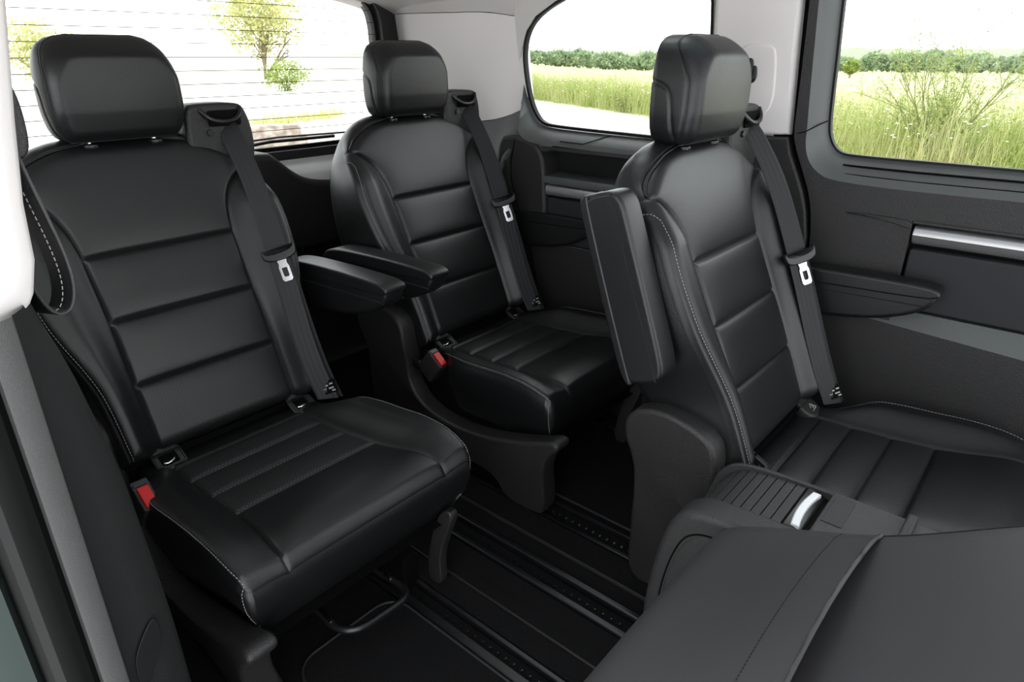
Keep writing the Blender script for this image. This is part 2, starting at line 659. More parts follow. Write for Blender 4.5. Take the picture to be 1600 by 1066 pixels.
# flat door skin below and behind the reveal, cut along the shut line
rear_edge = chaikin([(.455, .60), (.458, .66), (.466, .80), (.476, .861), (.489, .904), (.512, .953), (.533, .995), (.543, 1.03), (.541, 1.10), (.539, 1.22), (.538, 1.50)], 2, False)
skin = [tuple(p) for p in Fp] + [(-1.0, .868), (.262, .868), (.262, .60)] + [tuple(p) for p in rear_edge]
wall_slab('door_skin', skin, 'plastic', door, 1.641, .05, r=0)
wall_slab('crease', chaikin([(.262, .868), (.262, .850), (.30, .860), (.36, .866), (.41, .869), (.36, .872), (.30, .871)], 1), 'plastic', door, 1.636, .02, r=.002)
sweep_y('belt_foot', chaikin([(1.70, .872), (1.640, .872), (1.636, .868), (1.638, .863), (1.70, .862)], 1), -1.0, .262, 'plastic', door)
# slotted strip on the ledge
def on_ledge(y, f, up_=0.0):
    zt, zb_ = .983, float(np.interp(y, [-1, 0, .30, .447], [.934, .934, .930, .935]))
    x = np.interp(f, [0, .7, 1], [1.690, 1.654, 1.641])
    return (x - .7 * up_, y, zt + (zb_ - zt) * f + .7 * up_)


yl = np.linspace(-1.0, .433, 20)
tube('ledge_slot', [on_ledge(y, .34, .0004) for y in yl], .0028, 'gap', door, 6)
edge_ = [on_ledge(y, .66, .0002) for y in yl] + [on_ledge(.444, .56, .0002), on_ledge(.448, .40, .0002), on_ledge(.446, .16, .0002), on_ledge(.444, .04, .0002)]
tube('ledge_seam', edge_, .0012, 'gap', door, 5)
tube('frame_seam', [(1.638, .541, 1.031), (1.631, .516, 1.038), (1.652, .496, 1.052), (1.678, .485, 1.060)], .0013, 'gap', door, 5)
sweep_y('handle_trim', chaikin([(1.70, .860), (1.652, .860), (1.640, .856), (1.632, .842), (1.634, .838), (1.650, .816), (1.70, .816)], 1), -1.0, .257, 'satin', door)
wall_slab('pocket_panel', rect(-1.0, .257, .672, .808, .006), 'soft_touch', door, 1.644, .05, r=.004)
slab('pocket_gap', rect(-1.0, .272, .66, .864), 1.72, 1.668, YZ, 'gap', door, r=0)
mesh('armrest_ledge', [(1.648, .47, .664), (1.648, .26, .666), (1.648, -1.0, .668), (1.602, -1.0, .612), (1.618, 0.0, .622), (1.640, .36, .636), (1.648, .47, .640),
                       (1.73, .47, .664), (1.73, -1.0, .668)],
     [(0, 1, 2, 3, 4, 5, 6), (0, 7, 8, 2, 1)], 'plastic_ledge_lit', door, sharp=20)
Vv = [(1.648, .50, .64), (1.640, .36, .636), (1.618, 0., .622), (1.602, -1., .612), (1.600, -1., .45), (1.612, 0, .45), (1.634, .36, .45), (1.645, .50, .45),
      (1.60, -1., ZF), (1.61, 0, ZF), (1.63, .36, ZF), (1.64, .50, ZF)]
mesh('lower_panel', Vv, [(0, 1, 6, 7), (1, 2, 5, 6), (2, 3, 4, 5), (7, 6, 10, 11), (6, 5, 9, 10), (5, 4, 8, 9)], 'plastic', door)


def window(name, outline, xi, border, parent=None, fn=None, th=.012):
    """black rubber border with a pane of glass"""
    out = np.array(outline, float)
    inn = inset(out, border)
    f = fn or (lambda u, v, w: (w - .17 * max(0.0, v - 1.0), u, v))
    fr_ = ring(name, out, inn, xi + th, xi - th * .3, f, 'rubber', parent)
    tag(fr_, kind='structure')
    n = len(inn)
    mid = inset(out, border * .6)
    V = [f(a, b_, xi + th * .3) for a, b_ in mid]
    g = mesh('glass_pane', V, [tuple(range(n))], 'glass', fr_)
    return fr_


wo_ = [(-1.0, .983)] + [(y, z) for y, z in Wp[::-1]] + [(-1.0, 1.5)]
window('window_3', [(y + .001, z - .001) for y, z in wo_][1:], 1.694, .006)

# black gap between door and pillar
slab('door_gap', rect(.42, .62, ZF, 1.5), 1.80, 1.694, lambda u, v, w: (w - .17 * max(0.0, v - 1.0), u, v) if v > .97 or True else 0, 'gap', wall_right, r=0)
bpy.data.objects.remove(wall_right.children[-1])
gapl = [(.515, ZF), (.47, .66), (.478, .80), (.50, .88), (.53, .95), (.545, 1.02), (.545, 1.5)]
gapr = [(.60, ZF), (.60, .66), (.60, .80), (.60, .88), (.60, .95), (.60, 1.02), (.60, 1.5)]
loft('door_gap', [[(1.672 - lean(z), y - .02, z) for y, z in gapl], [(1.672 - lean(z), y, z) for y, z in gapr]], 'gap', wall_right)

# far pillar trim: pale above, dark below
trim1 = wall_slab('trim_1', [(.556, 1.027), (.620, 1.022), (.775, 1.014), (.775, 1.06), (.757, 1.2), (.755, 1.32), (.765, 1.50), (.558, 1.50), (.5575, 1.2)], 'white_trim', None, 1.648, .05, r=.012)
tag(trim1, kind='structure')
wall_slab('recess_panel', chaikin([(.598, 1.06), (.70, 1.06), (.70, 1.222), (.612, 1.222), (.598, 1.20)], 2), 'white_trim', trim1, 1.644, .01, r=.004)
wall_slab('lower_trim', [(.556, 1.023), (.79, 1.010), (.86, .90), (.88, ZF), (.455, ZF), (.468, .66), (.4755, .798), (.4875, .858), (.5025, .901), (.5265, .951), (.545, .986)], 'plastic', trim1, 1.646, .05, r=.008)

# coat hook
hook = empty('coat_hook', (1.622, .655, 1.170))
tag(hook, 'black teardrop coat hook on the pale pillar behind the right headrest', 'coat hook')
slab('plate', chaikin([(-.014, -.030), (.012, -.034), (.020, .020), (.012, .036), (-.010, .034), (-.018, .012)], 2), .012, -.008, YZ, 'plastic_smooth', hook, r=.006)
slab('peg', chaikin([(-.004, -.022), (.006, -.022), (.012, .018), (.004, .024), (-.006, .018)], 2), .0, -.016, YZ, 'plastic', hook, r=.004)

# rear quarter window
q = [(.776, 1.05), (.778, .99), (.84, .986), (.957, .987), (1.267, .993), (1.325, 1.0), (1.352, 1.03), (1.370, 1.08), (1.377, 1.15), (1.375, 1.21), (1.352, 1.265), (1.312, 1.303), (1.24, 1.337), (1.1, 1.38), (.86, 1.40), (.775, 1.38), (.772, 1.2)]
window('window_2', chaikin(q, 2), 1.692, .008)

# quarter panel under it
quarter = slab('trim_2', [(.86, ZF), (2.02, ZF), (2.02, .66), (.86, .66)], 1.70, 1.625, YZ, 'plastic', None, r=.01)
tag(quarter, kind='structure')
# ledge that sweeps along the sill and up beside the glass
QW = chaikin([(.70, .985), (.957, .985), (1.267, .990), (1.33, .998), (1.358, 1.03), (1.374, 1.08), (1.381, 1.12)], 2, False)
QF = chaikin([(.70, .958), (.957, .960), (1.27, .966), (1.325, .972), (1.352, 1.0), (1.366, 1.04), (1.378, 1.075)], 2, False)
q0 = [(1.72 - lean(z), y, z) for y, z in QW]
q1 = [(1.690 - lean(z), y, z) for y, z in QW]
q2 = [(1.618 + .04 * float(sst(1.0, 1.08, z)) , y, z) for y, z in QF]
q3 = [(1.608 + .05 * float(sst(1.0, 1.08, z)), y + .004, z - .012) for y, z in QF]
loft('window_ledge', [q0, q1, q2, q3], 'plastic_ledge_lit', quarter, 50)
loft('ledge_front', [[(1.608, y, .950) for y in (.70, 1.0, 1.26)], [(1.606, y, .940) for y in (.70, 1.0, 1.26)], [(1.63, y, .936) for y in (.70, 1.0, 1.26)], [(1.71, y, .936) for y in (.70, 1.0, 1.26)]], 'plastic', quarter, 60)
tube('ledge_seam', [(1.688, 1.068, .9865), (1.650, 1.095, .9755), (1.617, 1.118, .9645)], .0013, 'gap', quarter, 5)
tube('ledge_seam', [(1.617, 1.118, .9645), (1.617, 1.20, .966)], .0013, 'gap', quarter, 5)
# open shelf pocket
slab('pocket_back', rect(.84, 1.30, .80, .952), 1.73, 1.684, YZ, 'plastic_smooth', quarter, r=0)
wall_slab('pocket_side', chaikin([(1.235, .66), (1.242, .86), (1.256, .93), (1.285, .957), (1.33, .962), (1.38, .972), (1.43, .965), (1.44, .86), (1.42, .66)], 2), 'plastic', quarter, 1.602, .10, r=.012, lean=False)
box('shelf', 1.602, 1.70, .84, 1.25, .842, .866, 'plastic_ledge_lit', quarter, .005)
sweep_y('silver_strip', chaikin([(1.69, .840), (1.618, .840), (1.606, .834), (1.606, .812), (1.62, .804), (1.69, .804)], 1), .84, 1.243, 'satin', quarter)
slab('pocket_door', rect(.84, 1.238, .664, .800, .006), 1.68, 1.612, YZ, 'soft_touch', quarter, r=.004)
tube('panel_seam', resample(chaikin([(1.600, 1.300, .655), (1.612, 1.27, .50), (1.616, 1.25, .42), (1.62, 1.245, .30)], 2, False), 20), .0014, 'gap', quarter, 5)

# rear pillar: pale trim that turns the corner, dark trim below
plan = chaikin([(1.691, 1.373), (1.687, 1.380), (1.684, 1.41), (1.686, 1.50), (1.690, 1.62), (1.698, 1.80), (1.704, 1.90), (1.716, 1.95), (1.74, 2.0)], 2, False)


def pillar_sheet(name, zlo, zhi, nz, m, parent, off=None, und=.03):
    V, Fc = [], []
    P = resample(plan, 40)
    if name == 'body_side':
        P = P[P[:, 1] > 1.40]
    n = len(P)
    off = off or (lambda y, z: 0.0)
    for lay in (0, 1):
        for i in range(nz):
            t = i / (nz - 1)
            for (x, y) in P:
                z = zlo(y) + (zhi(y) - zlo(y)) * t
                V.append((x - lean(z) + off(y, z) + lay * und, y, z))
    for lay in (0, 1):
        for i in range(nz - 1):
            for j in range(n - 1):
                a = lay * nz * n + i * n + j
                Fc.append((a, a + 1, a + n + 1, a + n))
    for j in range(n - 1):
        for i in (0, nz - 1):
            a = i * n + j
            b_ = nz * n + a
            Fc.append((a, a + 1, b_ + 1, b_))
    for i in range(nz - 1):
        for j in (0, n - 1):
            a = i * n + j
            b_ = nz * n + a
            Fc.append((a, a + n, b_ + n, b_))
    return mesh(name, V, Fc, m, parent)


zb = curve([1.36, 1.40, 1.434, 1.52, 1.593, 1.75, 2.06], [1.060, 1.041, 1.028, 1.006, .996, .985, .98])
zh = curve([1.36, 1.50, 1.67, 1.91, 2.06], [1.298, 1.315, 1.320, 1.325, 1.326])
trim3 = pillar_sheet('trim_3', lambda y: float(zb(y)), lambda y: float(zh(y)), 8, 'white_trim', None)
tag(trim3, kind='structure')
pillar_sheet('lower_trim', lambda y: ZF, lambda y: float(zb(y)) - .002, 26, 'plastic', trim3,
             off=lambda y, z: -.003 - (.072 * float(sst(1.50, 1.38, y)) + .03) * float(sst(float(zb(y)), float(zb(y)) - .16, z)))
pillar_sheet('upper_trim', lambda y: float(zh(y)) + .002, lambda y: 1.46, 5, 'headliner', trim3, off=lambda y, z: .006 - .8 * (z - 1.30)**1.2)
wall_slab('window_corner', [(1.390, 1.18), (1.379, 1.20), (1.374, 1.215), (1.352, 1.262), (1.312, 1.300), (1.24, 1.334), (1.1, 1.377), (.86, 1.397), (.76, 1.397), (.76, 1.46), (1.390, 1.46)], 'headliner', trim3, 1.686, .02, r=0)
pillar_sheet('body_side', lambda y: .55, lambda y: 1.50, 8, 'gap', wall_right, off=lambda y, z: .045 - .012 * (y < 1.40), und=.02)
slab('body_side', rect(.80, 1.40, .55, .980), 1.77, 1.735, YZ, 'gap', wall_right, r=0)
V = [(1.60, 1.355, .962), (1.598, 1.372, .88), (1.598, 1.364, .822), (1.60, 1.335, .746), (1.60, 1.295, .666)]
tube('trim_seam', resample(chaikin([(a, b_ + .004, c) for a, b_, c in V], 2, False), 24), .0016, 'gap', trim3, 5)

# ------------------------------------------------------------------ setting: tailgate
YR = 2.03
wall_rear = slab('wall_rear', rect(.12, 1.74, ZF - .06, .90), 2.13, 2.03, XZ, 'plastic', None, r=.01)
tag(wall_rear, kind='structure')


def rearfn(u, v, w):
    return (u, w - .10 * max(0, v - .9), v)


inn = chaikin([(.27, .912), (.92, .912), (1.56, .912), (1.615, .925), (1.628, 1.0), (1.618, 1.20), (1.606, 1.32), (1.56, 1.375), (1.48, 1.392), (.92, 1.40), (.36, 1.392), (.28, 1.375), (.235, 1.32), (.222, 1.20), (.212, 1.0), (.225, .925)], 2)
out = inn.copy()
c0 = np.array([.92, 1.15])
out = c0 + (inn - c0) * np.array([1.0, 1.0])
out[:, 0] = .92 + np.sign(inn[:, 0] - .92) * (np.abs(inn[:, 0] - .92) * (.84 / .70))
out[:, 1] = np.where(inn[:, 1] > 1.15, 1.15 + (inn[:, 1] - 1.15) * 1.28, 1.15 + (inn[:, 1] - 1.15) * 1.28)
ring('frame', out, inn, YR + .05, YR - .03, rearfn, 'plastic', wall_rear)
win1 = window('window_1', inset(inn, -.004), YR, .016, None, rearfn, th=.014)
for i in range(11):
    z = .975 + i * .036
    hw = .69
    tube('heating_wire', [(.92 - hw, YR - .10 * max(0, z - .9) - .001, z), (.92, YR - .10 * max(0, z - .9) - .001, z + .002), (.92 + hw, YR - .10 * max(0, z - .9) - .001, z)], .0009, 'wire', win1, 4)
# tailgate sill coloured white for sky light reflecting on it; dark trim beside
V = []
sweep = chaikin([(2.05, .897), (2.02, .893), (1.93, .853), (1.918, .84), (1.915, .79), (2.06, .79), (2.06, .897)], 1)
slab('sill', sweep, 1.16, 1.72, YZ, 'white_plastic', wall_rear, r=.004)
slab('tailgate_trim', chaikin([(.14, .60), (1.72, .60), (1.72, .806), (1.36, .812), (1.22, .828), (1.16, .868), (1.11, .915), (1.08, .93), (.14, .93)], 3), 2.05, 1.90, XZ, 'plastic', wall_rear, r=.02)

# rear wiper
wip = empty('rear_wiper', (1.15, 2.075, .93))
tag(wip, 'black rear wiper lying along the bottom of the tailgate window', 'wiper')
tube('arm', [(-.10, 0, -.006), (.05, 0, .006), (.30, 0, .004)], .006, 'rubber', wip, 6)
tube('blade', [(-.08, -.004, .012), (.08, -.004, .018), (.42, -.004, .012)], .0035, 'rubber', wip, 6)

# ------------------------------------------------------------------ setting: near pillar at the open door
trim4 = empty('trim_4', (0, 0, 0))
tag(trim4, kind='structure')
# rows of plan points per height: inner edge, fold, strip, seal, body
zz = [.125, .30, .47, .56, .66, .75, .87, .95, 1.0]
inner = curve([.1, .467, .593, .692, .79, .857, .918, .982, 1.02], [.192, .191, .189, .184, .178, .169, .160, .146, .140])


def pil_sheet(name, cols, zs, m, parent=trim4):
    """cols: list of functions z->(x,y)"""
    V, Fc = [], []
    n = len(cols)
    for z in zs:
        for c in cols:
            x, y = c(z)
            V.append((x, y, z))
    for i in range(len(zs) - 1):
        for j in range(n - 1):
            a = i * n + j
            Fc.append((a, a + 1, a + n + 1, a + n))
    return mesh(name, V, Fc, m, parent)


zs = list(np.linspace(.125, .995, 30))
pil_sheet('inner_panel', [lambda z: (float(inner(z)) - .01, 1.0), lambda z: (float(inner(z)) + .004, .78), lambda z: (float(inner(z)) + .003, .715), lambda z: (float(inner(z)), .702), lambda z: (float(inner(z)) - .006, .694),
                          lambda z: (.55 * .128 + .45 * float(inner(z)), .684), lambda z: (.126, .672), lambda z: (.123, .669)], zs, 'pillar_dark')
pil_sheet('edge_strip', [lambda z: (.123, .669), lambda z: (.121, .664), lambda z: (.110, .657), lambda z: (.101, .651), lambda z: (.098, .651), lambda z: (.096, .657)], zs, 'strip_grey')
pil_sheet('strip_groove', [lambda z: (.097, .657), lambda z: (.094, .655), lambda z: (.090, .650)], zs, 'gap')
pil_sheet('door_seal', [lambda z: (.092, .655), lambda z: (.088, .642), lambda z: (.078, .632), lambda z: (.067, .630), lambda z: (.060, .636), lambda z: (.058, .655), lambda z: (.056, .70)], zs, 'rubber')
# door edge panel in body paint
body = pil_sheet('body_panel', [lambda z: (.060, .70), lambda z: (.050, .672), lambda z: (.020, .668), lambda z: (-.05, .664), lambda z: (-.09, .67), lambda z: (-.10, .70), lambda z: (-.102, .9), lambda z: (-.104, 1.7)], zs, 'paint')
# sticker-like cover on the inner face
slab('access_cover', chaikin([(.1330, .548), (.1340, .572), (.1420, .588), (.1620, .608), (.1690, .602), (.1700, .580), (.1660, .562), (.1400, .528), (.1340, .532)], 2), .0, -.0022, lambda u, v, w: (u + w * .3, .6685 + (u - .123) * .38 + w, v), 'cover', trim4, r=.0008)
# pale upper trim
wr = curve([.98, .994, 1.005, 1.079, 1.153, 1.24, 1.5], [.136, .147, .152, .162, .174, .190, .235])
Vu = []
zsu = [.982, .985, .990, 1.0, 1.03, 1.08, 1.15, 1.24, 1.35, 1.5]
cols = [lambda z: (float(wr(z)) - .03, 1.0), lambda z: (float(wr(z)) + .004, .80), lambda z: (float(wr(z)) + .002, .72), lambda z: (float(wr(z)), .703), lambda z: (float(wr(z)) - .005, .695), lambda z: (float(wr(z)) - .03, .682), lambda z: (float(wr(z)) - .07, .675)]
pil_sheet('upper_trim', cols, zsu, 'white_trim')
pil_sheet('upper_trim_base', cols, [.978, .982], 'white_trim')
mesh('upper_trim_cap', [(*c(.980), .980) for c in cols], [tuple(range(len(cols)))], 'white_trim', trim4)

# near side wall behind the pillar
wall_left = slab('wall_left', rect(.74, 2.04, ZF, .95), .05, .145, YZ, 'plastic', None, r=.01)
tag(wall_left, kind='structure')
slab('rear_pillar_trim', rect(1.55, 2.04, .952, 1.42), .05, .15, YZ, 'white_trim', wall_left, r=.01)
slab('roof_rail', rect(.74, 1.552, 1.34, 1.42), .05, .19, YZ, 'white_trim', wall_left, r=.01)

# leather grab strap on the near pillar
gs = empty('grab_strap', (.180, .74, .965))
tag(gs, 'black leather grab loop with pale stitching hanging from the left pillar', 'grab strap')
o3 = np.array([.180, .74, .965])


def gp3(l, dy=0.):
    return [np.array([a * 1.09 - .012, .737 + dy + c, 1.2 - (1.2 - b_) * 1.09]) - o3 for a, b_, c in l]


lp = gp3([(.1655, 1.150, .010), (.1660, 1.120, .004), (.1715, 1.085, 0), (.1785, 1.042, 0), (.1798, 1.012, 0), (.1745, .992, 0), (.1655, .985, 0), (.1560, .992, .003), (.1500, 1.015, .008), (.1490, 1.06, .012), (.1530, 1.12, .014), (.157, 1.15, .015)])
lp = resample(chaikin(lp, 3, False), 70)
ribbon('strap', lp, (-0.45, 1, 0), .026, 'leather', gs, thick=.0016, ridges=False)
edge = lp + np.array([.0055, -.0118, 0])
tube('piping', edge, .0017, 'leather_grey', gs, 6)
nrm = np.gradient(lp, axis=0)
nin = np.stack([nrm[:, 2], 0 * nrm[:, 0], -nrm[:, 0]], 1)
nin /= np.linalg.norm(nin, axis=1, keepdims=True)
cen = lp.mean(0)
sg = np.sign(((cen - lp) * nin).sum(1, keepdims=True))
stitches('stitching', (lp + nin * sg * .0022 + np.array([0, -.006, 0]))[6:56], 'thread', gs, L=.0038, gap=.002, r=.0006)
slab('mount', chaikin([(-.006, .146), (.005, .152), (.0085, .170), (.0085, .20), (.004, .216), (-.020, .225), (-.022, .15)], 2), .02, -.008, XZ, 'plastic', gs, r=.003)

# ------------------------------------------------------------------ seats
TAN = .44
CO, SI = math.cos(math.atan(TAN)), math.sin(math.atan(TAN))


def bk(x, z, n):
    """backrest plane coords -> seat local"""
    return np.stack(np.broadcast_arrays(x, .504 + TAN * (z - .61) - n * CO, z + n * SI), -1)


wB = curve([.42, .50, .56, .62, .66, .70, .74, .80, .85, .90, .94, .97, 1.0, 1.024, 1.042, 1.054, 1.061, 1.065],
           [.213, .219, .222, .229, .240, .254, .266, .275, .277, .271, .258, .244, .221, .200, .176, .148, .118, .085])
wI = curve([.42, .60, .80, .86, .90, .925, .945, .96, .972, .985, 1.0, 1.014, 1.026, 1.036, 1.043, 1.047, 1.065],
           [.149, .150, .150, .153, .162, .174, .192, .214, .232, .222, .206, .184, .156, .120, .075, .04, .03])
SEAMZ = (.606, .725, .843)


def heightfield_grid(rows, wo, wi, ni, no):
    """grid whose columns follow the insert edge; returns X (R,C), t-index"""
    a_in = np.linspace(0, 1, ni)
    a_out = 1 - np.cos(np.linspace(0, math.pi / 2, no))
    a_out = 1 - a_out[::-1]
    a_out = np.sin(np.linspace(0, math.pi / 2, no))
    right = np.concatenate([wi[:, None] * a_in[None], wi[:, None] + (wo - wi)[:, None] * a_out[None, 1:]], 1)
    X = np.concatenate([-right[:, :0:-1], right], 1)
    return X


def build_backrest(parent):
    rows = np.concatenate([np.linspace(.478, .510, 14), np.arange(.5135, 1.024, .0034), np.linspace(1.026, 1.065, 22)])
    wo, wi = wB(rows), wI(rows)
    NI, NO = 46, 36
    X = heightfield_grid(rows, wo, wi, NI, NO)
    Z = np.broadcast_to(rows[:, None], X.shape)
    R, C = X.shape
    # distance to outline
    ol = [(-w, z) for z, w in zip(rows, wo)] + [(w, z) for z, w in zip(rows[::-1], wo[::-1])] + [(-wo[0], rows[0])]
    d = dist_poly(X, Z, ol)
    # a rounder rim on top, a tighter one at the bolsters
    Rr = .028 + .022 * sst(.96, 1.02, Z)
    q = np.clip(Rr - d, 0, Rr)
    n = -(Rr - np.sqrt(np.maximum(Rr**2 - q**2, 0)))
    ax = np.abs(X)
    WI, WO = wi[:, None], wo[:, None]
    t = np.clip((ax - WI) / np.maximum(WO - WI, 1e-4), 0, 1)
    amp = (.036 - .026 * sst(.88, .97, Z)) * (1 - sst(.965, 1.0, Z)) * (.8 + .2 * sst(.43, .6, Z))
    n = n + amp * (sst(0, .62, t))
    # soft cushions between the seams
    for a, b_ in zip((.47,) + SEAMZ, SEAMZ + (1.047,)):
        s = np.clip((Z - a) / (b_ - a), 0, 1)
        n += .0055 * (1 - np.abs(2 * s - 1)**5) * ((Z >= a) & (Z < b_)) * (1 - np.clip(ax / WI, 0, 1)**6) * (ax < WI)
    # lumbar belly
    n += .006 * np.exp(-((Z - .66) / .12)**2) * (1 - np.clip(ax / .22, 0, 1)**2)
    # seams
    lines = []
    for sgn in (-1, 1):
        lines.append([(sgn * w, z) for z, w in zip(rows[::3], wi[::3]) if z < 1.0475])
        lines.append([(sgn * .234, .971), (sgn * .25, .967), (sgn * .28, .962)])
    for z in SEAMZ:
        w = float(wI(z))
        lines.append([(-w, z), (w, z)])
    D = np.full(X.shape, 9.0)
    for l in lines:
        D = np.minimum(D, dist_poly(X, Z, l))
    n -= .0055 * np.exp(-(D / .0036)**2)
    # stitched edge seam of the bolsters
    st = {}
    for sgn in (-1, 1):
        zs_ = np.concatenate([np.linspace(.485, .93, 60)])
        ws_ = wB(zs_) - .0095
        path = [(sgn * w, z) for z, w in zip(zs_, ws_)] + [(sgn * (.2545), .945), (sgn * .262, .951)]
        st[sgn] = path
        Ds = dist_poly(X, Z, path)
        n -= .0030 * np.exp(-(Ds / .0032)**2)
    P = bk(X, Z, n)
    # regions by face
    fx = .25 * (X[:-1, :-1] + X[1:, :-1] + X[:-1, 1:] + X[1:, 1:])
    fz = .25 * (Z[:-1, :-1] + Z[1:, :-1] + Z[:-1, 1:] + Z[1:, 1:])
    cidx = np.arange(C - 1)[None] + 0 * np.arange(R - 1)[:, None]
    inside = (cidx >= NO - 1) & (cidx < C - NO)
    reg = np.zeros(fx.shape, int)
    reg[inside & (fz < SEAMZ[0])] = 1
    reg[inside & (fz >= SEAMZ[0]) & (fz < SEAMZ[1])] = 2
    reg[inside & (fz >= SEAMZ[1]) & (fz < SEAMZ[2])] = 3
    reg[inside & (fz >= SEAMZ[2]) & (fz < 1.047)] = 4
    reg[inside & (fz >= 1.047)] = 5
    reg[~inside & (fz < .969) & (fx < 0)] = 6
    reg[~inside & (fz < .969) & (fx > 0)] = 7
    reg[~inside & (fz >= .969)] = 5
    # shell: sides and back
    depth = curve([.42, .60, .73, .82, .88, .94, .98, 1.06], [.10, .145, .152, .130, .114, .104, .098, .078])
    loop = [(X[i, 0], rows[i], n[i, 0]) for i in range(0, R, 2)] + [(X[-1, j], rows[-1], n[-1, j]) for j in range(0, C, 6)] + [(X[i, -1], rows[i], n[i, -1]) for i in range(R - 1, -1, -2)]
    loop = np.array(loop)
    K = 12
    Vs = []
    for k in range(K + 1):
        s = k / K
        e = max(0, (s - .80) / .20)
        ins = 1 + .018 * math.sin(math.pi * min(1, s * 1.2) / 1.2 * 1.1) - .07 * (1 - math.sqrt(max(0, 1 - e * e)))
        zz_ = loop[:, 1] - (.01 * s + .02 * (1 - math.sqrt(max(0, 1 - e * e)))) * sst(.9, 1.05, loop[:, 1])
        nn = loop[:, 2] + (-depth(loop[:, 1]) - loop[:, 2]) * s
        Vs.append(bk(loop[:, 0] * ins, zz_, nn))
    Vs = np.array(Vs)
    L = len(loop)
    V = Vs.reshape(-1, 3)
    Fc = []
    for k in range(K):
        for j in range(L - 1):
            Fc.append((k * L + j, k * L + j + 1, (k + 1) * L + j + 1, (k + 1) * L + j))
    nl = len(range(0, R, 2))
    for i in range(nl - 1):
        a, b_ = K * L + i, K * L + L - 1 - i
        Fc.append((a, a + 1, b_ - 1, b_))
    for k in range(K):
        Fc.append((k * L, (k + 1) * L, (k + 1) * L + L - 1, k * L + L - 1))
    shell = mesh('backrest', V, Fc, 'leather', parent, sharp=60)
    parts = {1: ('lower_panel', 'leather_perf_back'), 2: ('centre_panel', 'leather'), 3: ('centre_panel', 'leather'), 4: ('upper_panel', 'leather'),
             5: ('shoulder_band', 'leather'), 6: ('bolster', 'leather'), 7: ('bolster', 'leather')}
    split_grid(P, reg, parts, shell)
    # thread along bolster seam, on the surface
    from_grid = lambda path, off: surf_points(path, X, Z, n, off)
    for sgn in (-1, 1):
        pth = resample(np.array(st[sgn]) + np.array([-.0032 * sgn, 0]), 160)
        stitches('stitching', from_grid(pth, .0006), 'thread', shell)
    pip = np.array([(-w, z) for z, w in zip(rows, wi) if 0.972 < z < 1.0465])
    pip2 = np.concatenate([pip, pip[::-1] * np.array([-1, 1])])
    tube('piping', from_grid(resample(pip2, 120), .0045), .0020, 'leather', shell, 6)
    return shell


def surf_points(path, X, Z, n, off):
    """points of a path (x,z) lifted onto the backrest heightfield"""
    rows = Z[:, 0]
    out_ = []
    for x, z in path:
        i = int(np.clip(np.searchsorted(rows, z) - 1, 0, len(rows) - 2))
        f = np.clip((z - rows[i]) / (rows[i + 1] - rows[i]), 0, 1)
        n0 = np.interp(x, X[i], n[i])
        n1_ = np.interp(x, X[i + 1], n[i + 1])
        out_.append(bk(np.float64(x), np.float64(z), n0 * (1 - f) + n1_ * f + off))
    return np.array(out_)


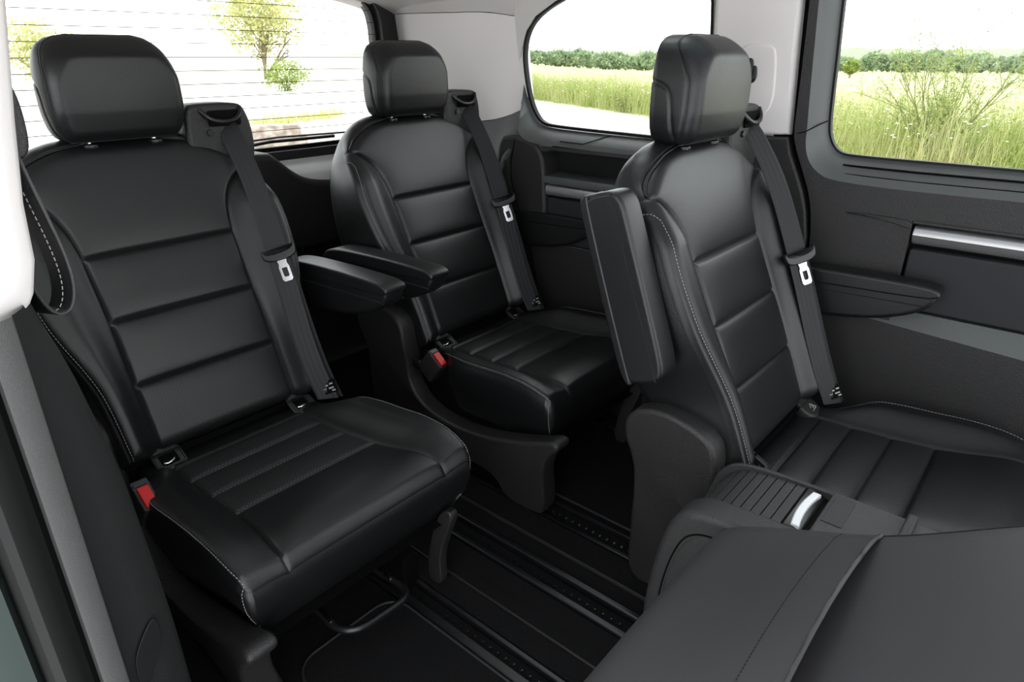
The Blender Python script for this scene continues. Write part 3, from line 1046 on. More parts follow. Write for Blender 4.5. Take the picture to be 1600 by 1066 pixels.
def build_headrest(parent):
    """front face heightfield + sides running back"""
    rows = np.concatenate([np.linspace(1.045, 1.075, 12), np.linspace(1.079, 1.18, 26), np.linspace(1.183, 1.234, 24)])
    w = curve([1.043, 1.050, 1.062, 1.085, 1.13, 1.17, 1.195, 1.212, 1.224, 1.231, 1.2345], [.094, .104, .112, .118, .120, .117, .111, .103, .090, .074, .055])
    wo = w(rows)
    a = np.sin(np.linspace(-math.pi / 2, math.pi / 2, 61))
    X = wo[:, None] * a[None]
    Z = np.broadcast_to(rows[:, None], X.shape)
    ol = [(-b_, z) for z, b_ in zip(rows, wo)] + [(b_, z) for z, b_ in zip(rows[::-1], wo[::-1])] + [(-wo[0], rows[0])]
    d = dist_poly(X, Z, ol)
    Rr = .022 + .026 * sst(1.15, 1.22, Z)
    q = np.clip(Rr - d, 0, Rr)
    n = -(Rr - np.sqrt(np.maximum(Rr**2 - q**2, 0))) + .006 * (1 - (X / .12)**2) + .007 * (1 - ((Z - 1.135) / .095)**2)
    Y = .655 + .03 * (1.10 - Z) / .06 * (Z < 1.10) * .25 - n + .010 * sst(1.19, 1.235, Z)
    P = np.stack([X, Y, Z], -1)
    R, C = X.shape
    hr = empty('headrest', (0, 0, 0), parent)
    V = P.reshape(-1, 3)
    Fc = [(i * C + j, i * C + j + 1, (i + 1) * C + j + 1, (i + 1) * C + j) for i in range(R - 1) for j in range(C - 1)]
    mesh('front_cover', V, Fc, 'leather', hr, sharp=75)
    # rim loop and sides
    loop = np.array([P[i, 0] for i in range(R)] + [P[-1, j] for j in range(1, C)] + [P[i, -1] for i in range(R - 2, -1, -1)] + [P[0, j] for j in range(C - 2, 0, -1)])
    L = len(loop)
    K = 26
    yb = .752
    Vs = []
    groove = chaikin([(.752, 1.156), (.725, 1.152), (.706, 1.140), (.700, 1.115), (.698, 1.08), (.694, 1.055)], 3, False)
    for k in range(K + 1):
        s = k / K
        e = max(0, (s - .75) / .25)
        rr = 1 - math.sqrt(max(0, 1 - e * e))
        y = loop[:, 1] + (yb - loop[:, 1]) * s
        bul = 1 + .03 * math.sin(math.pi * min(1, s * 1.1))
        x = loop[:, 0] * (bul - .16 * rr)
        z = 1.143 + (loop[:, 2] - 1.143) * (1 - .14 * rr)
        dg = dist_poly(y, z, groove)
        g = .0035 * np.exp(-(dg / .0028)**2) + .0028 * math.exp(-(s * .09 / .004)**2)
        side = np.abs(loop[:, 0]) > .088
        x = x - np.sign(x) * g * side
        Vs.append(np.stack([x, y, z], -1))
    V = np.array(Vs).reshape(-1, 3)
    Fc = [(k * L + j, k * L + (j + 1) % L, (k + 1) * L + (j + 1) % L, (k + 1) * L + j) for k in range(K) for j in range(L)]
    Fc.append(tuple(range(K * L, (K + 1) * L)))
    mesh('side_cover', V, Fc, 'leather', hr, sharp=75)
    pth = loop + np.array([0, -.0008, 0])
    tube('piping', pth, .0013, 'leather', hr, 5, closed=True)
    for sx in (-1, 1):
        tube('post', [(sx * .062, .70, .985), (sx * .062, .705, 1.06)], .006, 'chrome', hr, 8)
        slab('post_collar', [(sx * .062 + .013 * math.cos(i * math.pi / 8), .695 + .012 * math.sin(i * math.pi / 8)) for i in range(16)], 1.030, 1.040, XY, 'plastic_smooth', hr, r=.003)
    return hr


CXF = curve([-.05, .0, .15, .35, .55], [.022, .022, .018, .0, .0])


def build_cushion(parent, icon=False):
    rows = np.concatenate([.002 + .05 * (1 - np.cos(np.linspace(0, math.pi / 2, 18))), np.arange(.055, .515, .0036)])
    wo = curve([0, .004, .012, .025, .05, .10, .20, .29, .325, .355, .385, .45, .52], [.230, .240, .246, .249, .252, .254, .252, .246, .236, .215, .200, .196, .194])(rows)
    wi = curve([0, .02, .06, .10, .20, .30, .40, .52], [.172, .174, .172, .165, .152, .147, .145, .143])(rows)
    NI, NO = 50, 32
    X0 = heightfield_grid(rows, wo, wi, NI, NO)
    X = X0 + CXF(rows)[:, None]
    Y = np.broadcast_to(rows[:, None], X.shape)
    R, C = X.shape
    ol = [(-w + float(CXF(y)), y) for y, w in zip(rows[::-1], wo[::-1])] + [(w + float(CXF(y)), y) for y, w in zip(rows, wo)]
    d = dist_poly(X, Y, ol)
    Rr = .013
    q = np.clip(Rr - d, 0, Rr)
    ax = np.abs(X0)
    WI, WO = wi[:, None], wo[:, None]
    t = np.clip((ax - WI) / (WO - WI), 0, 1)
    z = .459 - .75 * (Rr - np.sqrt(np.maximum(Rr**2 - q**2, 0)))
    z = z + .014 * np.exp(-((Y - .06) / .07)**2) - .012 * sst(.02, 0.0, Y)
    z += .036 * sst(0, .7, t) * sst(-.03, .17, Y) * (1 - .85 * sst(.30, .42, Y))
    sy = (.185, .265, .34, .405)
    for a, b_ in zip(sy[:-1], sy[1:]):
        s = np.clip((Y - a) / (b_ - a), 0, 1)
        z += .0045 * (1 - (2 * s - 1)**2) * ((Y >= a) & (Y < b_)) * (1 - np.clip(ax / WI, 0, 1)**8) * (ax < WI)
    s = np.clip(Y / .185, 0, 1)
    z += .008 * (1 - (2 * s - 1)**4) * (Y < .185) * (1 - np.clip(ax / WI, 0, 1)**8) * (ax < WI)
    z -= .012 * sst(.40, .52, Y)
    D = np.full(X.shape, 9.0)
    for sgn in (-1, 1):
        D = np.minimum(D, dist_poly(X0, Y, [(sgn * w, y) for y, w in zip(rows[::3], wi[::3])]))
    for y in sy:
        w = float(np.interp(y, rows, wi))
        D = np.minimum(D, dist_poly(X0, Y, [(-w, y), (w, y)]))
    z -= .0045 * np.exp(-(D / .0036)**2)
    P = np.stack([X, Y, z], -1)
    fy = .25 * (Y[:-1, :-1] + Y[1:, :-1] + Y[:-1, 1:] + Y[1:, 1:])
    fx = .25 * (X0[:-1, :-1] + X0[1:, :-1] + X0[:-1, 1:] + X0[1:, 1:])
    cidx = np.arange(C - 1)[None] + 0 * np.arange(R - 1)[:, None]
    inside = (cidx >= NO - 1) & (cidx < C - NO)
    reg = np.zeros(fy.shape, int)
    reg[inside & (fy < sy[0])] = 1
    for k in range(3):
        reg[inside & (fy >= sy[k]) & (fy < sy[k + 1])] = 2 + k
    reg[fy >= sy[3]] = 5
    reg[~inside & (fx < 0) & (fy < sy[3])] = 6
    reg[~inside & (fx > 0) & (fy < sy[3])] = 7
    # front and side skirt hanging from the rim
    rim = np.array([P[i, 0] for i in range(R - 1, -1, -3)] + [P[0, j] for j in range(2, C - 2, 2)] + [P[i, -1] for i in range(0, R, 3)])
    L = len(rim)
    K = 14
    dirn = np.zeros((L, 2))
    tang = np.gradient(rim[:, :2], axis=0)
    dirn = np.stack([tang[:, 1], -tang[:, 0]], 1)
    dirn /= np.maximum(np.linalg.norm(dirn, axis=1, keepdims=True), 1e-9)
    cm = np.array([0.02, .25])
    sg_ = np.sign(((rim[:, :2] - cm) * dirn).sum(1, keepdims=True))
    dirn *= sg_
    front = sst(.30, .02, rim[:, 1])
    Vs = []
    for k in range(K + 1):
        s = k / K
        bot = .335 - .03 * front
        zz_ = rim[:, 2] + (bot - rim[:, 2]) * s
        bulge = .007 * math.sin(math.pi * min(1, s * 1.3)) * (s < .77) - .004 * math.exp(-(s / .04)**2)
        xy = rim[:, :2] + dirn * (bulge - .035 * s**1.6 * front[:, None] - .02 * s**2)
        Vs.append(np.concatenate([xy, zz_[:, None]], 1))
    Vs = np.array(Vs)
    V = Vs.reshape(-1, 3)
    nside = len(range(R - 1, -1, -3))
    nfront = len(range(2, C - 2, 2))

    def skirt(name, j0, j1):
        F_ = [(k * L + j, k * L + j + 1, (k + 1) * L + j + 1, (k + 1) * L + j) for k in range(K) for j in range(j0, j1)]
        u, inv = np.unique(np.array(F_), return_inverse=True)
        return V[u], inv.reshape(-1, 4), name
    v_, f_, _ = skirt('front', nside - 4, nside + nfront + 3)
    cush = mesh('seat_cushion', v_, f_, 'leather', parent, sharp=75)
    for a_, b2 in ((0, nside - 4), (nside + nfront + 3, L - 1)):
        v_, f_, _ = skirt('side', a_, b2)
        mesh('side_panel', v_, f_, 'leather', cush, sharp=75)
    parts = {1: ('front_panel', 'leather'), 2: ('fluted_panel', 'leather_perf'), 3: ('fluted_panel', 'leather_perf'), 4: ('fluted_panel', 'leather_perf'),
             5: ('rear_strip', 'leather'), 6: ('bolster', 'leather'), 7: ('bolster', 'leather')}
    split_grid(P, reg, parts, cush)
    # underside
    bv = Vs[-1]
    mesh('underside', list(bv), [tuple(range(L))], 'gap', cush)
    # thread: along both top edges, then down the front corners; dark thread across the front
    for side in (0, 1):
        if side == 0:
            idx = list(range(nside - 42, nside - 2))
            ci = nside - 3
        else:
            idx = list(range(nside + nfront + 41, nside + nfront + 1, -1))
            ci = nside + nfront + 2
        cj = 5 if side == 0 else C - 6
        top = np.array([P[i, cj] + np.array([0, 0, .0012]) for i in range(int(R * .74), 5, -2)])
        down = Vs[1:10, ci] + np.concatenate([dirn[ci] * .0012, [0]])
        stitches('stitching', np.concatenate([top, down]), 'thread', cush)
    fr_i = list(range(nside - 2, nside + nfront + 2))
    tube('front_seam', Vs[0][fr_i] + np.array([0, -.0006, -.001]), .0016, 'thread_dark', cush, 5)
    # child-seat anchor surrounds
    for sx, ang in ((-.142, -12), (.158, 12)):
        build_anchor(cush, sx, icon and sx > 0)
    return cush


def build_anchor(parent, sx, icon):
    c = np.array([sx, .440, .462])

    def fn(u, v, w):
        # frame face tilts up towards the front passenger
        a = math.radians(28)
        return (c[0] + u, c[1] + v * math.cos(a) - w * math.sin(a), c[2] + v * math.sin(a) + w * math.cos(a))
    if icon:
        o = slab('anchor_cover', chaikin([(-.034, -.026), (.030, -.030), (.036, .030), (-.030, .034)], 2), -.012, .012, fn, 'plastic', parent, r=.006)
        for a, b_ in (((-.008, -.012), (.014, -.010)), ((.014, -.010), (.004, .004)), ((.004, .004), (-.006, -.004)), ((.002, -.010), (.006, -.002))):
            p = [fn(a[0], a[1], .0128), fn(b_[0], b_[1], .0128)]
            tube('icon_stroke', [p[0], .5 * (np.array(p[0]) + np.array(p[1])), p[1]], .0011, 'thread', o, 4)
        return
    ou = rect(-.027, .027, -.024, .024, .010)
    inn_ = rect(-.017, .017, -.015, .015, .004)
    o = ring('anchor_frame', ou, inn_, -.004, .006, fn, 'plastic', parent)
    tube('anchor_rim', [fn(u, v, .005) for u, v in ou], .0028, 'plastic', o, 6, closed=True)
    slab('anchor_opening', inn_, -.004, -.001, fn, 'gap', o, r=0)
    tube('anchor_bar', [fn(-.011, -.006, .001), fn(-.004, -.009, .003), (fn(.006, -.007, .004)), fn(.011, -.002, .002)], .0022, 'chrome', o, 6)
    slab('anchor_flap', [(-.022, .016), (.0, .020), (-.002, .030), (-.018, .028)], .002, .008, fn, 'plastic_grey', o, r=.001)


def build_belt(parent):
    """shoulder belt integrated in the seat, on its +X side"""
    bz = slab('belt_bezel', chaikin([(.125, .95), (.262, .95), (.276, 1.0), (.274, 1.05), (.262, 1.092), (.245, 1.103), (.15, 1.104), (.128, 1.098), (.122, 1.05)], 2), .745, .680, XZ, 'plastic', parent, r=.010)
    tube('guide_lip', resample(chaikin([(.158, .682, 1.090), (.168, .672, 1.075), (.188, .667, 1.065), (.224, .667, 1.065), (.243, .672, 1.077), (.250, .682, 1.092)], 3, False), 24), .0055, 'plastic_smooth', bz, 8)
    slab('belt_slot', rect(.172, .246, 1.055, 1.088, .006), .684, .676, XZ, 'gap', bz, r=0)
    slab('screw', [(.172 + .007 * math.cos(i * math.pi / 6), 1.043 + .007 * math.sin(i * math.pi / 6)) for i in range(12)], .682, .675, XZ, 'plastic_smooth', bz, r=.001)

    def pth(l):
        return np.array([bk(np.float64(a), np.float64(b_), np.float64(c)) for a, b_, c in l])
    upper = resample(chaikin(pth([(.212, 1.062, .012), (.212, 1.03, .024), (.214, .95, .040), (.212, .87, .046), (.208, .79, .047)]), 3, False), 40)
    ribbon('belt_webbing', upper, (.78, -.62, 0), .048, 'webbing', parent)
    low1 = resample(chaikin(pth([(.208, .79, .046), (.202, .70, .046), (.196, .60, .042), (.197, .52, .040), (.205, .455, .040)]), 3, False), 40)
    ribbon('belt_webbing', low1, (.80, -.60, 0), .046, 'webbing', parent)
    low2 = resample(chaikin(pth([(.214, .785, .044), (.212, .70, .043), (.210, .60, .039), (.213, .52, .036), (.222, .455, .036)]), 3, False), 40)
    ribbon('belt_webbing', low2, (.62, -.78, 0), .047, 'webbing_dark', parent)
    # tongue

    def tf(u, v, w):
        return tuple(bk(np.float64(.208 + u * .80 - w * .55), np.float64(.769 + v), np.float64(.052 + w * .8 + u * .58)))
    tg = slab('belt_tongue', chaikin([(-.040, .010), (-.034, -.012), (.034, -.012), (.040, .012), (.034, .020), (.028, .006), (-.028, .004), (-.034, .018)], 2), -.005, .006, tf, 'plastic_smooth', parent, r=.003)
    plate = [(-.011, -.010), (.011, -.010), (.009, -.020), (.0115, -.026), (.0115, -.052), (.008, -.056), (-.008, -.056), (-.0115, -.052), (-.0115, -.026), (-.009, -.020)]
    hole = [(-.006, -.028), (.006, -.028), (.006, -.030), (.006, -.034), (.006, -.044), (.004, -.047), (-.004, -.047), (-.006, -.044), (-.006, -.034), (-.006, -.030)]
    ring('tongue_plate', plate, hole, .000, .0022, tf, 'chrome', tg)
    # label sewn to the lower end

    def lf(u, v, w):
        return tuple(bk(np.float64(.212 + u * .7 - w * .6), np.float64(.478 + v), np.float64(.0475 + w * .75 + u * .66)))
    tgl = slab('belt_label', rect(-.020, .020, -.014, .014), -.001, .0012, lf, 'gap', parent, r=0)
    for i, (a, b_, w_) in enumerate([(-.012, .009, .012), (-.004, .004, .009), (.008, .006, .008), (.006, -.003, .012), (-.010, -.002, .007), (.010, -.009, .008)]):
        slab('label_print', rect(a - w_ / 2, a + w_ / 2, b_ - .0016, b_ + .0016), .001, .0018, lf, 'thread', tgl, r=0)


def build_shield(parent, side, hidden=False):
    """moulded plastic side shield with foot; outline in (y,z)"""
    o = [(.66, .125), (.635, .30), (.640, .45), (.665, .52), (.655, .560), (.60, .588), (.535, .580), (.490, .562), (.470, .535), (.466, .48), (.470, .42), (.466, .375),
         (.43, .330), (.36, .306), (.27, .302), (.187, .313), (.08, .343), (.01, .368), (-.022, .382), (-.040, .378), (-.040, .362), (-.012, .336), (.006, .29), (.012, .21), (.018, .150), (.035, .128), (.15, .127), (.168, .165), (.195, .188), (.24, .196), (.46, .196), (.53, .185), (.56, .125)]
    p = chaikin(o, 2)

    def fn(u, v, w):
        taper = .030 * sst(.33, .14, v) - .012 * sst(.42, .50, v)
        x = w - taper if w > .2 else w - taper * .3
        return (side * x, u, v)
    sh = slab('side_shield', p, .205, .258, fn, 'plastic', parent, r=.009, seg=4)
    return sh


def build_armrest(parent, side, raised=False):
    if raised:
        # (length along the arm, height across it): turned up beside the backrest
        L_ = [(.0, -.022), (.010, -.042), (.035, -.048), (.10, -.049), (.30, -.047), (.330, -.045), (.348, -.034), (.353, -.015), (.354, .020), (.347, .040), (.325, .048), (.30, .048), (.08, .049), (.03, .048), (.006, .040), (.0, .020)]
        top = [(.0, .030), (.02, .032), (.18, .033), (.34, .030), (.354, .026), (.356, .036), (.347, .049), (.30, .051), (.08, .052), (.018, .049), (-.002, .040)]
        seam = [(.004, -.026), (.06, -.028), (.19, -.022), (.30, -.026), (.349, -.024)]

        def fn(u, v, w):
            w = w - .007
            u, v = u * .965 + .012, v * .90
            return (side * w, .586 + u * .339 + v * .941, .655 + u * .941 - v * .339)
    else:
        L_ = [(.249, .752), (.250, .736), (.262, .716), (.30, .692), (.37, .668), (.48, .652), (.60, .645), (.655, .650), (.680, .690), (.672, .730), (.640, .750), (.50, .758), (.36, .760), (.27, .759)]
        top = [(.244, .754), (.246, .744), (.27, .736), (.45, .729), (.62, .722), (.672, .712), (.682, .722), (.664, .745), (.60, .758), (.46, .764), (.34, .766), (.27, .765), (.252, .761)]
        seam = [(.256, .722), (.30, .722), (.45, .717), (.62, .711), (.672, .704)]

        def fn(u, v, w):
            return (side * w, .685 - (.685 - u) * .965, v - .012)
    a = slab('armrest', chaikin(L_, 2), .287, .343, fn, 'leather', parent, r=.010 if not raised else .008, seg=4)
    slab('top_pad', chaikin(top, 2), .2855, .3445, fn, 'leather', a, r=.004 if raised else .006, seg=4)
    loop = resample(chaikin(seam, 3, False), 40)
    tube('seam', [fn(u, v, .3432) for u, v in loop], .0012, 'thread_dark', a, 5)
    tube('seam', [fn(u, v, .2868) for u, v in loop], .0012, 'thread_dark', a, 5)
    cu, cv = (.03, .0) if raised else (.655, .695)
    slab('hinge', [(cu + .028 * math.cos(i * math.pi / 8), cv + .028 * math.sin(i * math.pi / 8)) for i in range(16)], .25, .295, fn, 'plastic', a, r=.004)
    return a


def build_buckle(parent, y, z, x=-.236):
    c = np.array([x, y, z])

    def fn(u, v, w):
        # face looks up and towards the door
        a = math.radians(38)
        v2, w2 = v * math.cos(a) - w * math.sin(a), v * math.sin(a) + w * math.cos(a)
        return (c[0] + u, c[1] + v2, c[2] + w2)
    b = slab('buckle', rect(-.015, .015, -.030, .030, .005), -.075, -.001, fn, 'plastic', parent, r=.003)
    slab('release_button', rect(-.010, .010, -.026, .014, .003), -.004, .004, fn, 'red', b, r=.002)
    slab('buckle_slot', rect(-.011, .011, .017, .025, .002), -.004, .0012, fn, 'dark_metal', b, r=0)


def seat_common(icon=False):
    t = empty('passenger_seat', (0, 0, 0))
    build_backrest(t)
    build_headrest(t)
    build_cushion(t, icon)
    build_belt(t)
    build_shield(t, -1)
    slab('leg_bracket', chaikin([(.040, .127), (.088, .127), (.082, .20), (.060, .28), (.03, .345), (-.005, .345), (.030, .26), (.046, .20)], 2), .204, .226, YZ, 'plastic', t, r=.004)
    box('seat_frame', -.19, .19, .14, .60, .20, .335, 'gap', t, .01)
    for s in (-1, 1):
        box('rail_foot', s * .17 - .02, s * .17 + .02, .10, .60, ZF - .006, .205, 'gap', t, .004)
    box('hinge_block', -.215, .215, .47, .60, .34, .47, 'gap', t, .01)
    return t


seatA = seat_common()
seatB = copy_tree(seatA)
seatC = seat_common(icon=True)

seatA.location = (.543, .80, 0)
tag(seatA, 'black leather passenger seat nearest the open door, whole seat in view at left', 'car seat', 'black leather passenger seats')
build_armrest(seatA, 1)
build_buckle(seatA, .300, .500)
# slide bar under the front
bar = resample(chaikin([(-.060, .20, .235), (-.056, .10, .222), (-.060, .045, .218), (-.035, .010, .218), (.03, .006, .218), (.080, .004, .218), (.094, .03, .220), (.082, .10, .225), (.078, .20, .235)], 3, False), 60)
tube('slide_bar', bar, .0075, 'plastic_smooth', seatA, 10)
for px_ in (-.058, .083):
    tube('slide_bar_rod', [(px_, .060, .226), (px_, .085, .232), (px_, .115, .242)], .0042, 'chrome', seatA, 8)

seatB.location = (1.304, .80, 0)
tag(seatB, 'black leather passenger seat in the rear row beside the far wall, armrests lowered', 'car seat', 'black leather passenger seats')
build_armrest(seatB, -1)
build_armrest(seatB, 1)
build_buckle(seatB, .372, .470, -.232)
sw = box('seat_switch', -.252, -.236, .425, .455, .425, .450, 'plastic_smooth', seatB, .004)

seatC.location = (1.275, -.092, 0)
tag(seatC, 'black leather passenger seat at right with its inner armrest folded upright', 'car seat', 'black leather passenger seats')
build_armrest(seatC, -1, raised=True)
build_armrest(seatC, 1)

# ------------------------------------------------------------------ centre console with roll-top
cc = empty('centre_console', (.925, 0, ZF))
tag(cc, 'dark plastic centre console with slatted roll-top lid between the front pair of seats', 'console')
prof = [(-.60, .0), (.405, .0), (.408, .17), (.398, .27), (.380, .365), (.355, .405), (.315, .420), (.20, .424), (-.10, .424), (-.60, .424)]
pp = chaikin(prof, 2)
# two cheeks and a recessed bed for the slats
for sx, a, b_ in ((-1, -.095, -.036), (1, .091, .084)):
    slab('cheek', pp, a, b_, YZ, 'plastic_grey', cc, r=.012 if sx < 0 else .004, seg=4, r0=.012 if sx < 0 else .004)
inp = chaikin([(-.60, .0), (.395, .0), (.398, .17), (.388, .268), (.370, .355), (.345, .391), (.31, .405), (.20, .409), (-.60, .409)], 2)
slab('bed', inp, -.045, .086, YZ, 'gap', cc, r=0)
# slats follow the curved track
track = resample(chaikin([(.385, .270), (.371, .350), (.346, .392), (.310, .409), (.25, .4135), (.220, .4145)], 3, False), 400)
sl = np.r_[0, np.cumsum(np.linalg.norm(np.diff(track, axis=0), axis=1))]
tot = sl[-1]
ns = 16
for i in range(ns):
    a, b_ = (i + .06) / ns * tot, (i + .94) / ns * tot
    pts = np.array([[np.interp(q_, sl, track[:, 0]), np.interp(q_, sl, track[:, 1])] for q_ in np.linspace(a, b_, 4)])
    T = pts[-1] - pts[0]
    T /= np.linalg.norm(T)
    N = np.array([T[1], -T[0]])
    N = N if N[1] > 0 or N[0] > 0 else -N
    poly = [tuple(p - N * .004) for p in pts] + [tuple(p + N * .002) for p in pts[::-1]]
    slab('slat', poly, -.036, .084, YZ, 'plastic_grey', cc, r=.0012, seg=1)
slab('lid_end', chaikin([(.220, .405), (.220, .4185), (.206, .419), (.190, .412), (.186, .400)], 1), -.036, .084, YZ, 'plastic_smooth', cc, r=.002)
bow = [(u - .004, .200 + .006 * (1 - (u - .024)**2 / .055**2)) for u in np.linspace(-.028, .076, 14)]
poly = [(u, v + .0065) for u, v in bow] + [(u, v - .0065) for u, v in bow[::-1]]
slab('lid_handle', poly, .408, .4215, XY, 'white_plastic', cc, r=.0025)
box('console_top', -.036, .0905, -.6, .180, .40, .424, 'plastic_grey', cc, .003)
box('rubber_pad', .0, .080, .144, .174, .42, .4255, 'plastic', cc, .001)
box('tray_lip', -.036, .0905, .06, .075, .42, .436, 'plastic', cc, .004)
inner_line = chaikin([(.378, .02), (.380, .18), (.372, .27), (.355, .34), (.335, .372), (.30, .385), (.22, .386)], 3, False)
tube('side_seam', [(-.0955, a, b_) for a, b_ in inner_line], .0016, 'gap', cc, 5)
slab('side_panel', chaikin([(-.4, .02), (.374, .02), (.376, .18), (.368, .27), (.350, .338), (.330, .368), (.30, .381), (.22, .382), (-.4, .382)], 2), -.09, -.0965, YZ, 'plastic_grey', cc, r=.002)

# ------------------------------------------------------------------ folded seat in the foreground
fs = empty('folded_seat', (.545, .0, 0))
tag(fs, 'dark grey folded seat back with an open map pocket, in the near right corner', 'car seat')
sec = chaikin([(.245, .40), (.285, .46), (.290, .52), (.272, .565), (.229, .592), (.143, .628), (.073, .658), (-.043, .738), (-.20, .842), (-.42, .975), (-.55, 1.02)], 3, False)
ss = np.r_[0, np.cumsum(np.linalg.norm(np.diff(sec, axis=0), axis=1))]
RS = 150
ts = np.linspace(0, ss[-1], RS)
sy_ = np.interp(ts, ss, sec[:, 0])
sz_ = np.interp(ts, ss, sec[:, 1])
ty, tz = np.gradient(sy_), np.gradient(sz_)
ln = np.hypot(ty, tz)
ny, nz = tz / ln, -ty / ln          # outward normal: up and rearward
if nz[60] < 0:
    ny, nz = -ny, -nz
xs_ = np.concatenate([np.linspace(-.265, .215, 60), .215 + .045 * np.sin(np.linspace(.05, math.pi / 2, 16))])
rimx = np.clip((xs_ - .215) / .045, 0, 1)
drop = .014 * (1 - np.sqrt(np.maximum(0, 1 - rimx**2)))
V, Fc = [], []
for i in range(RS):
    for j in range(len(xs_)):
        V.append((xs_[j], sy_[i] - ny[i] * drop[j], sz_[i] - nz[i] * drop[j]))
nc = len(xs_)
for i in range(RS):
    V.append((xs_[-1] - .002, sy_[i] - ny[i] * .12, sz_[i] - nz[i] * .12))
for i in range(RS - 1):
    for j in range(nc - 1):
        a = i * nc + j
        Fc.append((a, a + 1, a + nc + 1, a + nc))
    Fc.append((i * nc + nc - 1, RS * nc + i, RS * nc + i + 1, (i + 1) * nc + nc - 1))
fb = mesh('seat_back', V, Fc, 'leather_grey', fs, sharp=70)
# map pocket: a second skin from the hinge up to the open edge
iE = int(np.argmin(np.abs(sy_ - .082) + (sz_ < .6) * 9))
iS = int(np.argmin(np.abs(sy_ - .27) + (sz_ > .6) * 9 + (sz_ < .5) * 9)) - 14
V, Fc = [], []
jm = [j for j in range(nc) if xs_[j] < .247]
rows_ = list(range(iS, iE + 1))


def pocket_pt(i, j, extra=0.):
    f = (i - iS) / (iE - iS)
    u = np.clip((xs_[j] + .235) / .47, 0, 1)
    belly = math.sin(math.pi * u)**.8
    lift = .004 + belly * (.003 + .032 * sst(.35, 1., f)**1.4) * sst(0, .2, f) + extra
    # the open edge bows forward in the middle
    sh = .0 + .010 * belly * f**4
    return np.array([xs_[j], sy_[i] - ny[i] * (drop[j]) + ny[i] * lift - sh, sz_[i] - nz[i] * drop[j] + nz[i] * lift])


for ex in (0.0, -.003):
    for i in rows_:
        for j in jm:
            V.append(pocket_pt(i, j, ex))
n1_, n2_ = len(rows_), len(jm)
for lay in (0, 1):
    for i in range(n1_ - 1):
        for j in range(n2_ - 1):
            a = lay * n1_ * n2_ + i * n2_ + j
            Fc.append((a, a + 1, a + n2_ + 1, a + n2_))
for j in range(n2_ - 1):
    a = (n1_ - 1) * n2_ + j
    Fc.append((a, a + 1, a + 1 + n1_ * n2_, a + n1_ * n2_))
for i in range(n1_ - 1):
    a = i * n2_ + n2_ - 1
    Fc.append((a, a + n2_, a + n2_ + n1_ * n2_, a + n1_ * n2_))
pk = mesh('map_pocket', V, Fc, 'leather_grey', fs, sharp=70)
eh = [pocket_pt(iE - 6, j, .0006) for j in jm]
stitches('hem_stitching', eh, 'thread_dark', pk, L=.003, gap=.002, r=.0007)
tube('hem', [pocket_pt(iE, j, -.0012) for j in jm], .0028, 'leather_grey', pk, 6)
jx = nc - 5
tube('edge_seam', [(xs_[jx], sy_[i] - ny[i] * (drop[jx] - .0008), sz_[i] - nz[i] * (drop[jx] - .0008)) for i in range(iS, RS, 2)], .0011, 'thread_dark', fb, 5)
tube('edge_piping', [(xs_[-1], sy_[i] - ny[i] * (drop[-1]), sz_[i] - nz[i] * (drop[-1])) for i in range(0, RS, 2)], .0035, 'webbing', fb, 6)
box('seat_base', -.23, .23, -.5, .20, .20, .42, 'leather', fs, .02)
for s in (-1, 1):
    box('rail_foot', s * .17 - .02, s * .17 + .02, -.4, .16, ZF - .006, .205, 'gap', fs, .004)

# ------------------------------------------------------------------ outdoors
GZ = -.45


def ground_z(x, y):
    r = np.hypot(x, y)
    a = np.degrees(np.arctan2(y, x))
    fall = sst(48, 30, a)          # land drops away on the right, stays level behind the van
    z = GZ - np.maximum(0, r - 30) * .0165 * fall
    return z


# track edge: meadow where s>0
def track(x, y):
    return x - np.interp(y, [-8, 0, 2, 3.3, 10, 17, 30, 60], [15, 13.1, 12.6, 12.95, 17.7, 21.4, 28, 44])


rr = np.concatenate([np.linspace(0, 30, 90), np.geomspace(31, 1400, 60)])
aa = np.radians(np.linspace(-75, 165, 200))
RR, AA = np.meshgrid(rr, aa, indexing='ij')
GX, GY = RR * np.cos(AA), RR * np.sin(AA)
GZZ = ground_z(GX, GY)
V = np.stack([GX, GY, GZZ], -1).reshape(-1, 3)
nA = len(aa)
Fc = [(i * nA + j, i * nA + j + 1, (i + 1) * nA + j + 1, (i + 1) * nA + j) for i in range(len(rr) - 1) for j in range(nA - 1)]
gr = mesh('ground', V, Fc, 'ground')
tag(gr, kind='structure')
zone = (sst(-.4, .5, track(GX, GY)) * (sst(52, 40, np.degrees(AA))) + .35 * sst(18, 60, RR) * sst(40, 52, np.degrees(AA))).reshape(-1)
attr = gr.data.attributes.new('zone', 'FLOAT', 'POINT')
attr.data.foreach_set('value', zone.astype(np.float32))


